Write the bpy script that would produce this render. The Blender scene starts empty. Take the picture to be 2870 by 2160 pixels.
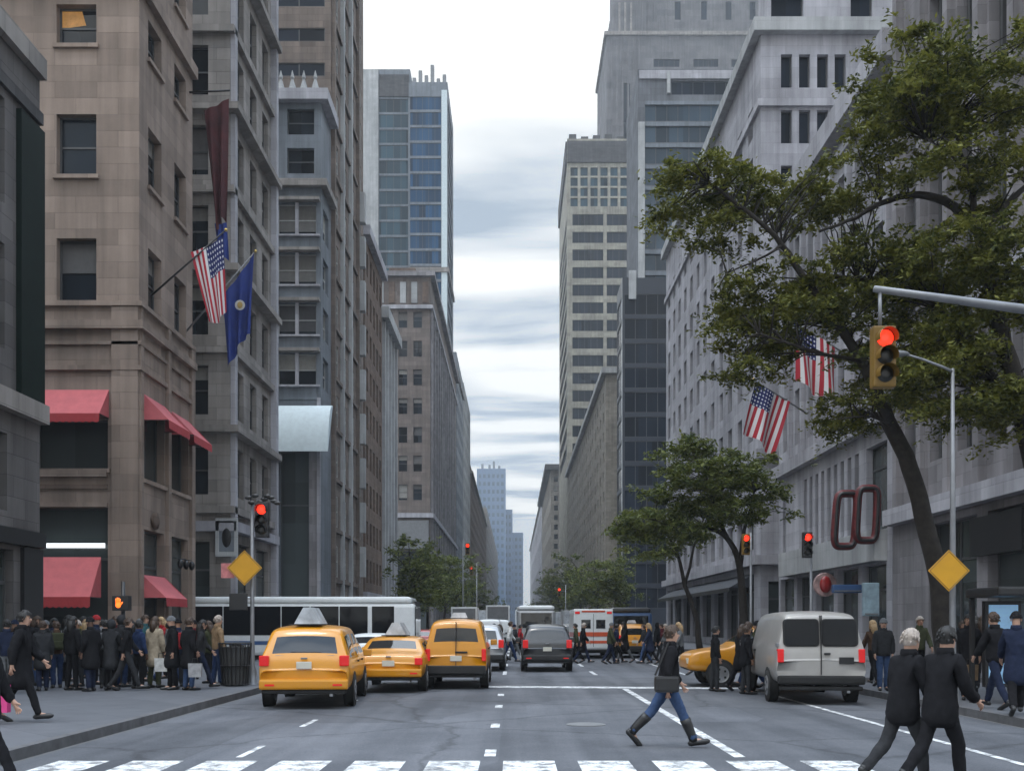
import bpy, bmesh, math, random
from mathutils import Vector, Matrix
random.seed(7)
sc = bpy.context.scene
COL = sc.collection
R = math.radians
F = 2200.0; CX = 1110.0; CY = 1345.0; CH = 1.83      # camera model: focal length and vanishing point of the street
def fx(x, d): return (x - CX) * d / F                 # photo column at a distance -> metres across the street
def fz(y, d): return CH + (CY - y) * d / F            # photo row at a distance -> metres above the road

# ------------------------------------------------------------------ materials
MATS = {}
SOOT = .62
def nmat(name):
    m = bpy.data.materials.new(name); m.use_nodes = True
    nt = m.node_tree; b = nt.nodes['Principled BSDF']
    return m, nt, b
def N(nt, t, **kw):
    n = nt.nodes.new(t)
    for k, v in kw.items():
        if k in n.inputs: n.inputs[k].default_value = v
        else: setattr(n, k, v)
    return n
def L(nt, a, b): nt.links.new(a, b)
def rgb(c): return (c[0], c[1], c[2], 1)
def plain(name, c, rough=.5, metal=0, spec=.5, emit=None, es=0, vary=.12, scale=3.0, bump=0, coat=0):
    if name in MATS: return MATS[name]
    m, nt, b = nmat(name)
    b.inputs['Roughness'].default_value = rough; b.inputs['Metallic'].default_value = metal
    b.inputs['Specular IOR Level'].default_value = spec
    if coat: b.inputs['Coat Weight'].default_value = coat; b.inputs['Coat Roughness'].default_value = .08
    tc = N(nt, 'ShaderNodeTexCoord')
    no = N(nt, 'ShaderNodeTexNoise', Scale=scale, Detail=5.0, Roughness=.6)
    L(nt, tc.outputs['Object'], no.inputs['Vector'])
    mr = N(nt, 'ShaderNodeMapRange'); mr.inputs['From Min'].default_value = .3; mr.inputs['From Max'].default_value = .7
    mr.inputs['To Min'].default_value = 1 - vary; mr.inputs['To Max'].default_value = 1 + vary
    L(nt, no.outputs['Fac'], mr.inputs['Value'])
    mx = N(nt, 'ShaderNodeMix', data_type='RGBA', blend_type='MULTIPLY'); mx.inputs[0].default_value = 1
    mx.inputs[6].default_value = rgb(c); L(nt, mr.outputs[0], mx.inputs[7])
    L(nt, mx.outputs[2], b.inputs['Base Color'])
    if bump:
        bp = N(nt, 'ShaderNodeBump', Strength=bump, Distance=.02); L(nt, no.outputs['Fac'], bp.inputs['Height']); L(nt, bp.outputs[0], b.inputs['Normal'])
    if emit: b.inputs['Emission Color'].default_value = rgb(emit); b.inputs['Emission Strength'].default_value = es
    MATS[name] = m
    return m
def stone(name, c, bw=1.3, bh=.55, joint=.62, vary=.16, rough=.85, big=.26):
    if name in MATS: return MATS[name]
    if name != 'pavement_concrete': c = [x * SOOT for x in c]
    m, nt, b = nmat(name); b.inputs['Roughness'].default_value = rough; b.inputs['Specular IOR Level'].default_value = .25
    tc = N(nt, 'ShaderNodeTexCoord'); sp = N(nt, 'ShaderNodeSeparateXYZ'); L(nt, tc.outputs['Object'], sp.inputs[0])
    ad = N(nt, 'ShaderNodeMath', operation='ADD'); L(nt, sp.outputs[0], ad.inputs[0]); L(nt, sp.outputs[1], ad.inputs[1])
    cb = N(nt, 'ShaderNodeCombineXYZ'); L(nt, ad.outputs[0], cb.inputs[0]); L(nt, sp.outputs[2], cb.inputs[1])
    br = N(nt, 'ShaderNodeTexBrick', Scale=1.0); br.inputs['Brick Width'].default_value = bw; br.inputs['Row Height'].default_value = bh
    br.inputs['Mortar Size'].default_value = .012; br.inputs['Mortar Smooth'].default_value = .4
    v = vary
    br.inputs['Color1'].default_value = rgb([x * (1 + v) for x in c]); br.inputs['Color2'].default_value = rgb([x * (1 - v) for x in c])
    br.inputs['Mortar'].default_value = rgb([x * joint for x in c])
    L(nt, cb.outputs[0], br.inputs['Vector'])
    # weathering: large blotches and vertical rain streaks (their own shapes)
    n1 = N(nt, 'ShaderNodeTexNoise', Scale=.22, Detail=7.0, Roughness=.65); L(nt, tc.outputs['Object'], n1.inputs['Vector'])
    mp = N(nt, 'ShaderNodeMapping'); mp.inputs['Scale'].default_value = (1.6, 1.6, .09); L(nt, tc.outputs['Object'], mp.inputs[0])
    n2 = N(nt, 'ShaderNodeTexNoise', Scale=1.0, Detail=5.0, Roughness=.6); L(nt, mp.outputs[0], n2.inputs['Vector'])
    a2 = N(nt, 'ShaderNodeMath', operation='ADD'); L(nt, n1.outputs['Fac'], a2.inputs[0]); L(nt, n2.outputs['Fac'], a2.inputs[1])
    mr = N(nt, 'ShaderNodeMapRange'); mr.inputs['From Min'].default_value = .7; mr.inputs['From Max'].default_value = 1.3
    mr.inputs['To Min'].default_value = 1 - big * 1.5; mr.inputs['To Max'].default_value = 1 + big; L(nt, a2.outputs[0], mr.inputs['Value'])
    mx = N(nt, 'ShaderNodeMix', data_type='RGBA', blend_type='MULTIPLY'); mx.inputs[0].default_value = 1
    L(nt, br.outputs['Color'], mx.inputs[6]); L(nt, mr.outputs[0], mx.inputs[7]); L(nt, mx.outputs[2], b.inputs['Base Color'])
    bp = N(nt, 'ShaderNodeBump', Strength=.5, Distance=.02); L(nt, br.outputs['Fac'], bp.inputs['Height']); bp.invert = True
    L(nt, bp.outputs[0], b.inputs['Normal'])
    MATS[name] = m
    return m
def glass(name, c=(.012, .016, .021), rough=.06, cell=(1.5, 3.9), var=.8, spec=.5):
    """window glass seen from the street: dark room behind a reflecting pane, each pane a little different"""
    if name in MATS: return MATS[name]
    m, nt, b = nmat(name); b.inputs['Roughness'].default_value = rough; b.inputs['Specular IOR Level'].default_value = spec
    tc = N(nt, 'ShaderNodeTexCoord'); oi = N(nt, 'ShaderNodeObjectInfo')
    sp = N(nt, 'ShaderNodeSeparateXYZ'); L(nt, tc.outputs['Object'], sp.inputs[0])
    ad = N(nt, 'ShaderNodeMath', operation='ADD'); L(nt, sp.outputs[0], ad.inputs[0]); L(nt, sp.outputs[1], ad.inputs[1])
    cb = N(nt, 'ShaderNodeCombineXYZ'); L(nt, ad.outputs[0], cb.inputs[0]); L(nt, sp.outputs[2], cb.inputs[1]); L(nt, oi.outputs['Random'], cb.inputs[2])
    sn = N(nt, 'ShaderNodeVectorMath', operation='SNAP'); sn.inputs[1].default_value = (cell[0], cell[1], .001); L(nt, cb.outputs[0], sn.inputs[0])
    wn = N(nt, 'ShaderNodeTexWhiteNoise'); L(nt, sn.outputs[0], wn.inputs['Vector'])
    mr = N(nt, 'ShaderNodeMapRange'); mr.inputs['To Min'].default_value = 1 - var; mr.inputs['To Max'].default_value = 1 + var; L(nt, wn.outputs['Value'], mr.inputs['Value'])
    mx = N(nt, 'ShaderNodeMix', data_type='RGBA', blend_type='MULTIPLY'); mx.inputs[0].default_value = 1
    mx.inputs[6].default_value = rgb(c); L(nt, mr.outputs[0], mx.inputs[7]); L(nt, mx.outputs[2], b.inputs['Base Color'])
    no = N(nt, 'ShaderNodeTexNoise', Scale=.9, Detail=2.0); 
    av = N(nt, 'ShaderNodeVectorMath', operation='ADD'); L(nt, tc.outputs['Object'], av.inputs[0]); L(nt, oi.outputs['Random'], av.inputs[1])
    L(nt, av.outputs[0], no.inputs['Vector'])
    bp = N(nt, 'ShaderNodeBump', Strength=.25, Distance=.05); L(nt, no.outputs['Fac'], bp.inputs['Height']); L(nt, bp.outputs[0], b.inputs['Normal'])
    MATS[name] = m
    return m
def asphalt():
    m, nt, b = nmat('asphalt'); b.inputs['Roughness'].default_value = .75; b.inputs['Specular IOR Level'].default_value = .35
    tc = N(nt, 'ShaderNodeTexCoord')
    n1 = N(nt, 'ShaderNodeTexNoise', Scale=.35, Detail=8.0, Roughness=.7); L(nt, tc.outputs['Object'], n1.inputs['Vector'])
    mp = N(nt, 'ShaderNodeMapping'); mp.inputs['Scale'].default_value = (1.3, .05, 1); L(nt, tc.outputs['Object'], mp.inputs[0])
    n2 = N(nt, 'ShaderNodeTexNoise', Scale=1.0, Detail=4.0); L(nt, mp.outputs[0], n2.inputs['Vector'])
    n3 = N(nt, 'ShaderNodeTexNoise', Scale=60.0, Detail=2.0); L(nt, tc.outputs['Object'], n3.inputs['Vector'])
    a = N(nt, 'ShaderNodeMath', operation='ADD'); L(nt, n1.outputs['Fac'], a.inputs[0]); L(nt, n2.outputs['Fac'], a.inputs[1])
    a3 = N(nt, 'ShaderNodeMath', operation='MULTIPLY_ADD'); L(nt, n3.outputs['Fac'], a3.inputs[0]); a3.inputs[1].default_value = .5; L(nt, a.outputs[0], a3.inputs[2])
    vo = N(nt, 'ShaderNodeTexVoronoi', Scale=.16, feature='DISTANCE_TO_EDGE')
    wv = N(nt, 'ShaderNodeVectorMath', operation='MULTIPLY_ADD'); L(nt, n1.outputs['Color'], wv.inputs[0]); wv.inputs[1].default_value = (1.6, 1.6, 0); L(nt, tc.outputs['Object'], wv.inputs[2])
    L(nt, wv.outputs[0], vo.inputs['Vector'])
    cr = N(nt, 'ShaderNodeMapRange'); cr.inputs['From Min'].default_value = 0; cr.inputs['From Max'].default_value = .012; cr.inputs['To Min'].default_value = .6; L(nt, vo.outputs['Distance'], cr.inputs['Value'])
    rp = N(nt, 'ShaderNodeValToRGB'); e = rp.color_ramp.elements
    e[0].position = .85; e[0].color = (.072, .078, .09, 1); e[1].position = 1.5 / 1.0 if False else 1.0; e[1].color = (.135, .142, .158, 1)
    mr = N(nt, 'ShaderNodeMapRange'); mr.inputs['From Min'].default_value = .95; mr.inputs['From Max'].default_value = 1.55; mr.inputs['To Min'].default_value = .8; mr.inputs['To Max'].default_value = 1.05
    L(nt, a3.outputs[0], mr.inputs['Value']); L(nt, mr.outputs[0], rp.inputs[0])
    mx = N(nt, 'ShaderNodeMix', data_type='RGBA', blend_type='MULTIPLY'); mx.inputs[0].default_value = 1
    L(nt, rp.outputs[0], mx.inputs[6]); L(nt, cr.outputs[0], mx.inputs[7])
    vp = N(nt, 'ShaderNodeTexVoronoi', Scale=.23, distance='CHEBYCHEV'); mpp = N(nt, 'ShaderNodeMapping'); mpp.inputs['Scale'].default_value = (1.4, .6, 1); L(nt, tc.outputs['Object'], mpp.inputs[0]); L(nt, mpp.outputs[0], vp.inputs['Vector'])
    sx = N(nt, 'ShaderNodeSeparateXYZ'); L(nt, vp.outputs['Color'], sx.inputs[0])
    pr = N(nt, 'ShaderNodeMapRange'); pr.inputs['From Min'].default_value = .0; pr.inputs['From Max'].default_value = 1; pr.inputs['To Min'].default_value = .80; pr.inputs['To Max'].default_value = 1.12; L(nt, sx.outputs[0], pr.inputs['Value'])
    n5 = N(nt, 'ShaderNodeTexNoise', Scale=1.7, Detail=4.0, Roughness=.6); L(nt, tc.outputs['Object'], n5.inputs['Vector'])
    oil = N(nt, 'ShaderNodeMapRange'); oil.inputs['From Min'].default_value = .66; oil.inputs['From Max'].default_value = .74; oil.inputs['To Min'].default_value = 1; oil.inputs['To Max'].default_value = .62; L(nt, n5.outputs['Fac'], oil.inputs['Value'])
    gr = N(nt, 'ShaderNodeTexNoise', Scale=22.0, Detail=6.0, Roughness=.8); L(nt, tc.outputs['Object'], gr.inputs['Vector'])
    gm = N(nt, 'ShaderNodeMapRange'); gm.inputs['From Min'].default_value = .3; gm.inputs['From Max'].default_value = .7; gm.inputs['To Min'].default_value = .72; gm.inputs['To Max'].default_value = 1.28; L(nt, gr.outputs['Fac'], gm.inputs['Value'])
    for q in (pr, oil, gm):
        m2 = N(nt, 'ShaderNodeMix', data_type='RGBA', blend_type='MULTIPLY'); m2.inputs[0].default_value = 1; L(nt, mx.outputs[2], m2.inputs[6]); L(nt, q.outputs[0], m2.inputs[7]); mx = m2
    L(nt, mx.outputs[2], b.inputs['Base Color'])
    bp = N(nt, 'ShaderNodeBump', Strength=.3, Distance=.01); L(nt, n3.outputs['Fac'], bp.inputs['Height']); L(nt, bp.outputs[0], b.inputs['Normal'])
    MATS['asphalt'] = m; return m
def worn_paint():
    m, nt, b = nmat('worn_white_paint'); b.inputs['Roughness'].default_value = .6
    tc = N(nt, 'ShaderNodeTexCoord')
    n1 = N(nt, 'ShaderNodeTexNoise', Scale=3.5, Detail=10.0, Roughness=.8); L(nt, tc.outputs['Object'], n1.inputs['Vector'])
    rp = N(nt, 'ShaderNodeValToRGB'); e = rp.color_ramp.elements
    e[0].position = .43; e[0].color = (.17, .175, .18, 1); e[1].position = .53; e[1].color = (.74, .75, .75, 1)
    L(nt, n1.outputs['Fac'], rp.inputs[0]); L(nt, rp.outputs[0], b.inputs['Base Color'])
    MATS['paint'] = m; return m
def leafmat(name, c1, c2):
    m, nt, b = nmat(name); b.inputs['Roughness'].default_value = .6; b.inputs['Specular IOR Level'].default_value = .3
    tc = N(nt, 'ShaderNodeTexCoord')
    n1 = N(nt, 'ShaderNodeTexNoise', Scale=1.1, Detail=3.0); L(nt, tc.outputs['Object'], n1.inputs['Vector'])
    ge = N(nt, 'ShaderNodeNewGeometry')
    a = N(nt, 'ShaderNodeMath', operation='MULTIPLY_ADD'); L(nt, ge.outputs['Random Per Island'], a.inputs[0]); a.inputs[1].default_value = .5; L(nt, n1.outputs['Fac'], a.inputs[2])
    rp = N(nt, 'ShaderNodeValToRGB'); e = rp.color_ramp.elements
    e[0].position = .45; e[0].color = rgb(c1); e[1].position = 1.0; e[1].color = rgb(c2)
    L(nt, a.outputs[0], rp.inputs[0]); L(nt, rp.outputs[0], b.inputs['Base Color'])
    b.inputs['Subsurface Weight'].default_value = 0
    tr = N(nt, 'ShaderNodeBsdfTranslucent'); L(nt, rp.outputs[0], tr.inputs[0])
    ms = N(nt, 'ShaderNodeMixShader'); ms.inputs[0].default_value = .3
    L(nt, b.outputs[0], ms.inputs[1]); L(nt, tr.outputs[0], ms.inputs[2]); L(nt, ms.outputs[0], nt.nodes['Material Output'].inputs[0])
    MATS[name] = m; return m
def flagmat():
    """thirteen stripes and a starred canton from the cloth's own UV"""
    m, nt, b = nmat('striped_flag_cloth'); b.inputs['Roughness'].default_value = .8
    uv = N(nt, 'ShaderNodeUVMap'); uv.uv_map = 'uv'; sp = N(nt, 'ShaderNodeSeparateXYZ'); L(nt, uv.outputs[0], sp.inputs[0])
    mu = N(nt, 'ShaderNodeMath', operation='MULTIPLY'); L(nt, sp.outputs[1], mu.inputs[0]); mu.inputs[1].default_value = 6.5
    fr = N(nt, 'ShaderNodeMath', operation='FRACT'); L(nt, mu.outputs[0], fr.inputs[0])
    gt = N(nt, 'ShaderNodeMath', operation='GREATER_THAN'); L(nt, fr.outputs[0], gt.inputs[0]); gt.inputs[1].default_value = .5
    s = N(nt, 'ShaderNodeMix', data_type='RGBA'); L(nt, gt.outputs[0], s.inputs[0]); s.inputs[6].default_value = (.42, .02, .035, 1); s.inputs[7].default_value = (.72, .70, .70, 1)
    cu = N(nt, 'ShaderNodeMath', operation='LESS_THAN'); L(nt, sp.outputs[0], cu.inputs[0]); cu.inputs[1].default_value = .42
    cv = N(nt, 'ShaderNodeMath', operation='GREATER_THAN'); L(nt, sp.outputs[1], cv.inputs[0]); cv.inputs[1].default_value = 6 / 13
    ca = N(nt, 'ShaderNodeMath', operation='MULTIPLY'); L(nt, cu.outputs[0], ca.inputs[0]); L(nt, cv.outputs[0], ca.inputs[1])
    vm = N(nt, 'ShaderNodeVectorMath', operation='MULTIPLY'); vm.inputs[1].default_value = (14, 13, 0); L(nt, uv.outputs[0], vm.inputs[0])
    vf = N(nt, 'ShaderNodeVectorMath', operation='FRACTION'); L(nt, vm.outputs[0], vf.inputs[0])
    vd = N(nt, 'ShaderNodeVectorMath', operation='DISTANCE'); L(nt, vf.outputs[0], vd.inputs[0]); vd.inputs[1].default_value = (.5, .5, 0)
    st = N(nt, 'ShaderNodeMath', operation='LESS_THAN'); L(nt, vd.outputs['Value'], st.inputs[0]); st.inputs[1].default_value = .24
    cc = N(nt, 'ShaderNodeMix', data_type='RGBA'); L(nt, st.outputs[0], cc.inputs[0]); cc.inputs[6].default_value = (.012, .02, .11, 1); cc.inputs[7].default_value = (.6, .6, .65, 1)
    fm = N(nt, 'ShaderNodeMix', data_type='RGBA'); L(nt, ca.outputs[0], fm.inputs[0]); L(nt, s.outputs[2], fm.inputs[6]); L(nt, cc.outputs[2], fm.inputs[7])
    L(nt, fm.outputs[2], b.inputs['Base Color'])
    MATS['flag'] = m; return m

M_ASPH = asphalt(); M_PAINT = worn_paint(); M_FLAG = flagmat()
M_CONC = stone('pavement_concrete', (.115, .12, .132), 1.5, 1.5, .7, .07, .85, .12)
M_CURB = plain('curb_stone', (.10, .10, .105), .8, vary=.3)
M_GROUND = plain('ground_dark', (.13, .13, .13), .9)
S_BEIGE = stone('beige_limestone', (.43, .335, .275), 1.6, .62, .8)
S_GREY = stone('grey_limestone', (.42, .385, .355), 1.4, .6)
S_PALE = stone('pale_limestone', (.60, .59, .63), 1.6, .7, .75, .1)
S_WHITE = stone('white_marble', (.62, .63, .63), 1.8, .9, .8, .07)
S_BROWN = stone('brown_stone', (.25, .18, .14), .9, .4)
S_DARK = stone('dark_stone', (.13, .125, .125), 1.2, .5)
S_SLATE = stone('slate_grey_panel', (.27, .30, .335), 1.8, 1.2, .75, .08, .55)
S_TAN = stone('tan_brick_wall', (.42, .38, .32), .9, .4, .75)
S_WARM = stone('warm_grey_stone', (.38, .36, .37), 1.5, .65, .75)
S_CREAM = stone('olive_cream_stone', (.50, .47, .39), 2, 1, .8)
G_WIN = glass('window_glass')
G_DEEP = glass('deep_blue_glass', (.010, .045, .10), .1, (1.6, 3.9), .7, .2)
G_BLUE = glass('blue_curtain_glass', (.022, .05, .068), .08, (1.6, 3.9), .7, .25)
G_NAVY = glass('navy_glass', (.008, .012, .02), .12, (2, 4), .6, .22)
G_TEAL = glass('grey_band_glass', (.035, .055, .075), .08, (2.2, 4), .55, .45)
G_SHOP = glass('shop_glass', (.05, .06, .06), .08, (3, 3), .4, .6)
G_BUS = glass('bus_glass', (.008, .009, .011), .06, (9, 9), .2, .25)
G_CAR = glass('car_glass', (.012, .014, .016), .04, (9, 9), .2, .65)
M_BLIND = plain('window_blind', (.26, .26, .25), .6, vary=.15)
_nt = M_BLIND.node_tree; _oi = N(_nt, 'ShaderNodeObjectInfo'); _rp = N(_nt, 'ShaderNodeValToRGB'); _e = _rp.color_ramp.elements; _e[0].color = (.06, .06, .065, 1); _e[1].color = (.34, .33, .30, 1)
_x = _e.new(.55); _x.color = (.13, .12, .11, 1); L(_nt, _oi.outputs['Random'], _rp.inputs[0]); L(_nt, _rp.outputs[0], _nt.nodes['Mix'].inputs[6])
M_FRAME = plain('dark_window_frame', (.07, .07, .07), .5)
M_PFRAME = plain('pale_window_frame', (.45, .45, .43), .55)
M_LIT = plain('warm_lit_room', (.25, .12, .04), .6, emit=(1, .5, .12), es=.28, vary=.8, scale=2.2)
M_TUBE = plain('fluorescent_tube', (.9, .9, .9), .4, emit=(.9, .97, 1), es=1.6)
M_AWN = plain('pink_red_awning', (.48, .11, .12), .8, vary=.1, bump=.2)
M_AWND = plain('dark_red_valance', (.36, .035, .04), .8, vary=.1)
M_GREEN = plain('dark_green_metal', (.004, .011, .008), .6, spec=.15, vary=.2)
M_BLACK = plain('black_metal', (.015, .015, .016), .4)
M_STEEL = plain('galvanised_steel', (.22, .225, .235), .5, .5, vary=.15)
M_GREY = plain('grey_metal', (.2, .205, .21), .5, .3)
M_RUB = plain('tyre_rubber', (.02, .02, .02), .8)
M_RIM = plain('alloy_rim', (.45, .45, .46), .3, .8)
M_UNDER = plain('underbody_black', (.012, .012, .012), .8)
M_YEL = plain('taxi_yellow_paint', (.60, .245, .004), .35, vary=.04, coat=.6)
M_SIGNY = plain('yellow_sign_face', (.60, .30, .01), .5, vary=.08)
M_SIGHOU = plain('yellow_signal_housing', (.17, .095, .012), .5)
M_RED = plain('red_signal_lens', (.8, .02, .01), .3, emit=(1, .03, .012), es=3.2, vary=.05)
M_TAIL = plain('tail_light_red', (.5, .01, .012), .25, emit=(1, .02, .02), es=.3, vary=.1)
M_HAND = plain('orange_hand_lens', (.7, .2, .02), .3, emit=(1, .16, .02), es=2.4, vary=.2)
M_LENS = plain('dark_lens', (.02, .02, .018), .3)
M_WHITE = plain('white_vehicle_paint', (.74, .76, .76), .35, vary=.05, coat=.4)
M_VAN = plain('warm_grey_paint', (.36, .345, .325), .38, .15, vary=.06, coat=.4)
M_CARB = plain('black_car_paint', (.02, .021, .023), .3, vary=.1, coat=.5)
M_CARS = plain('silver_car_paint', (.4, .41, .42), .3, .4, coat=.4)
M_CARR = plain('red_car_paint', (.35, .02, .02), .3, coat=.4)
M_CARU = plain('blue_vehicle_paint', (.05, .11, .25), .35, coat=.4)
M_PLATE = plain('plate_white', (.6, .58, .5), .5)
M_ADV = plain('pale_advert_panel', (.36, .38, .40), .4, vary=.5, scale=2)
M_BARK = plain('dark_bark', (.028, .023, .019), .9, vary=.4, scale=6, bump=.8)
M_LEAF = leafmat('locust_leaves', (.034, .048, .009), (.20, .20, .038))
M_LEAFD = leafmat('street_tree_leaves', (.034, .056, .012), (.17, .19, .04))
M_BLUEF = plain('blue_flag_cloth', (.012, .03, .17), .8, vary=.15)
M_MAROON = plain('maroon_banner_cloth', (.06, .012, .014), .85, vary=.4, scale=1)
M_CANOPY = plain('pale_blue_canopy', (.56, .64, .66), .8, vary=.08)
M_REDSIGN = plain('dark_red_sign', (.10, .009, .010), .5, vary=.5, scale=4)
M_KIOSK = plain('blue_backlit_panel', (.25, .45, .65), .3, emit=(.3, .55, .85), es=.35, vary=.5, scale=1.3)

# ------------------------------------------------------------------ mesh helper
class MB:
    def __init__(s): s.v = []; s.f = []; s.m = []
    def add(s, vs, fs, mi=0):
        o = len(s.v); s.v += [tuple(v) for v in vs]
        for f in fs: s.f.append([i + o for i in f]); s.m.append(mi)
    def quad(s, a, b, c, d, mi=0): s.add([a, b, c, d], [(0, 1, 2, 3)], mi)
    def box(s, x0, x1, y0, y1, z0, z1, mi=0):
        if x0 > x1: x0, x1 = x1, x0
        v = [(x, y, z) for z in (z0, z1) for y in (y0, y1) for x in (x0, x1)]
        s.add(v, [(0, 2, 3, 1), (4, 5, 7, 6), (0, 1, 5, 4), (1, 3, 7, 5), (3, 2, 6, 7), (2, 0, 4, 6)], mi)
    def tube(s, pts, rad, n=8, mi=0, cap=True):
        pts = [Vector(p) for p in pts]
        if not hasattr(rad, '__len__'): rad = [rad] * len(pts)
        rings = []
        up = None
        for i, p in enumerate(pts):
            t = (pts[min(i + 1, len(pts) - 1)] - pts[max(i - 1, 0)]).normalized()
            if up is None: up = Vector((0, 0, 1)) if abs(t.z) < .9 else Vector((1, 0, 0))
            a = (up - t * up.dot(t)).normalized(); b = t.cross(a); up = a
            rings.append([p + (a * math.cos(2 * math.pi * k / n) + b * math.sin(2 * math.pi * k / n)) * rad[i] for k in range(n)])
        vs = [v for r in rings for v in r]; fs = []
        for i in range(len(pts) - 1):
            for k in range(n): fs.append((i * n + k, i * n + (k + 1) % n, (i + 1) * n + (k + 1) % n, (i + 1) * n + k))
        if cap: fs.append(tuple(range(n))[::-1]); fs.append(tuple(range((len(pts) - 1) * n, len(pts) * n)))
        s.add(vs, fs, mi)
    def lathe(s, prof, c, axis='X', n=20, mi=0):
        """prof: (radius, along axis)"""
        vs = []
        for r, a in prof:
            for k in range(n):
                t = 2 * math.pi * k / n; p, q = r * math.cos(t), r * math.sin(t)
                vs.append((c[0] + a, c[1] + p, c[2] + q) if axis == 'X' else (c[0] + p, c[1] + a, c[2] + q) if axis == 'Y' else (c[0] + p, c[1] + q, c[2] + a))
        fs = []
        for i in range(len(prof) - 1):
            for k in range(n): fs.append((i * n + k, i * n + (k + 1) % n, (i + 1) * n + (k + 1) % n, (i + 1) * n + k))
        fs.append(tuple(range(n))); fs.append(tuple(range((len(prof) - 1) * n, len(prof) * n)))
        s.add(vs, fs, mi)
    def ell(s, c, r, nu=10, nv=7, mi=0, keep=None):
        vs = []; fs = []
        for j in range(nv + 1):
            ph = math.pi * j / nv
            for i in range(nu):
                th = 2 * math.pi * i / nu
                vs.append((c[0] + r[0] * math.sin(ph) * math.cos(th), c[1] + r[1] * math.sin(ph) * math.sin(th), c[2] + r[2] * math.cos(ph)))
        for j in range(nv):
            for i in range(nu):
                f = (j * nu + i, j * nu + (i + 1) % nu, (j + 1) * nu + (i + 1) % nu, (j + 1) * nu + i)
                if keep:
                    m = [sum(vs[k][a] for k in f) / 4 - c[a] for a in range(3)]
                    if not keep(m[0] / r[0], m[1] / r[1], m[2] / r[2]): continue
                fs.append(f)
        s.add(vs, fs, mi)
    def mesh(s, name, mats, smooth=False):
        me = bpy.data.meshes.new(name); me.from_pydata(s.v, [], s.f)
        for m in (mats if isinstance(mats, (list, tuple)) else [mats]): me.materials.append(m)
        if len(set(s.m)) > 1 or (s.m and s.m[0]): me.polygons.foreach_set('material_index', s.m)
        if smooth: me.polygons.foreach_set('use_smooth', [True] * len(me.polygons))
        me.update(); return me
    def build(s, name, mats, parent=None, smooth=False, loc=None, rot=None):
        return obj(name, s.mesh(name, mats, smooth), parent, loc, rot)
def obj(name, me, parent=None, loc=None, rot=None):
    o = bpy.data.objects.new(name, me); COL.objects.link(o)
    if parent: o.parent = parent
    if loc is not None: o.location = loc
    if rot is not None: o.rotation_euler = (0, 0, rot)
    return o
def tag(o, label, cat, group=None, kind=None):
    o['label'] = label; o['category'] = cat
    if group: o['group'] = group
    if kind: o['kind'] = kind
    return o
def thing(name, label, cat, loc=(0, 0, 0), rz=0, group=None):
    o = bpy.data.objects.new(name, None); COL.objects.link(o); o.empty_display_size = .3
    o.location = loc; o.rotation_euler = (0, 0, rz)
    return tag(o, label, cat, group)
def node(name, parent, loc=(0, 0, 0)):
    o = bpy.data.objects.new(name, None); COL.objects.link(o); o.parent = parent; o.location = loc; return o
def copy_tree(o, parent=None):
    c = o.copy(); COL.objects.link(c)
    if parent: c.parent = parent
    for ch in o.children: copy_tree(ch, c)
    return c
def structure(o, kind='structure'):
    o['kind'] = kind; return o
def shade_bevel(me, w=.02, seg=2, ang=30):
    bm = bmesh.new(); bm.from_mesh(me)
    es = [e for e in bm.edges if len(e.link_faces) == 2 and e.calc_face_angle(0) > R(ang)]
    bmesh.ops.bevel(bm, geom=es, offset=w, segments=seg, affect='EDGES', profile=.6)
    bm.to_mesh(me); bm.free(); return me
HAZE = 0.00040; EXPO = -0.4
# ------------------------------------------------------------------ ground, streets
XL, XR = -14.2, 16.0
CL, CRB = -6.5, 8.8
def sheet(name, x0, x1, y0, y1, z, mat):
    mb = MB(); mb.quad((x0, y0, z), (x1, y0, z), (x1, y1, z), (x0, y1, z)); return structure(mb.build(name, mat))
sheet('ground', -1500, 1500, -60, 3200, -.012, M_GROUND)
sheet('road', CL - .05, CRB + .05, -50, 1500, -.004, M_ASPH)
def pavement(x0, x1, y0, y1):
    mb = MB(); mb.box(x0, x1, y0, y1, -.02, .14)
    cx = x1 if abs(x1) < abs(x0) else x0; sg = 1 if cx == x1 else -1
    mb.box(cx + sg * .002, cx + sg * .16, y0, y1, -.02, .146, 1)
    if y1 < 900:
        mb.box(x0, x1, y1 + .002, y1 + .16, -.02, .146, 1)
    mb.box(x0, x1, y0 - .16, y0 - .002, -.02, .146, 1)
    return structure(mb.build('pavement', [M_CONC, M_CURB]))
LEFT_GAPS = [(45.0, 51.0), (60.0, 75.0)]; RIGHT_GAPS = [(28.4, 31.6), (61.6, 66.0), (107, 150)]
def side_streets(gaps, sg, c, w):
    y = -40
    for a, b in gaps + [(1200, 1210)]:
        x0, x1 = sorted((c + sg * .16, c + sg * 44.0)); pavement(x0, x1, y, a); 
        if a < 1000: sheet('side_street', min(c, c + sg * 90), max(c, c + sg * 90), a - .5, b + .5, -.008, M_ASPH)
        y = b
side_streets(LEFT_GAPS, -1, CL - .16, 0); side_streets(RIGHT_GAPS, 1, CRB + .16, 0)

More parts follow.
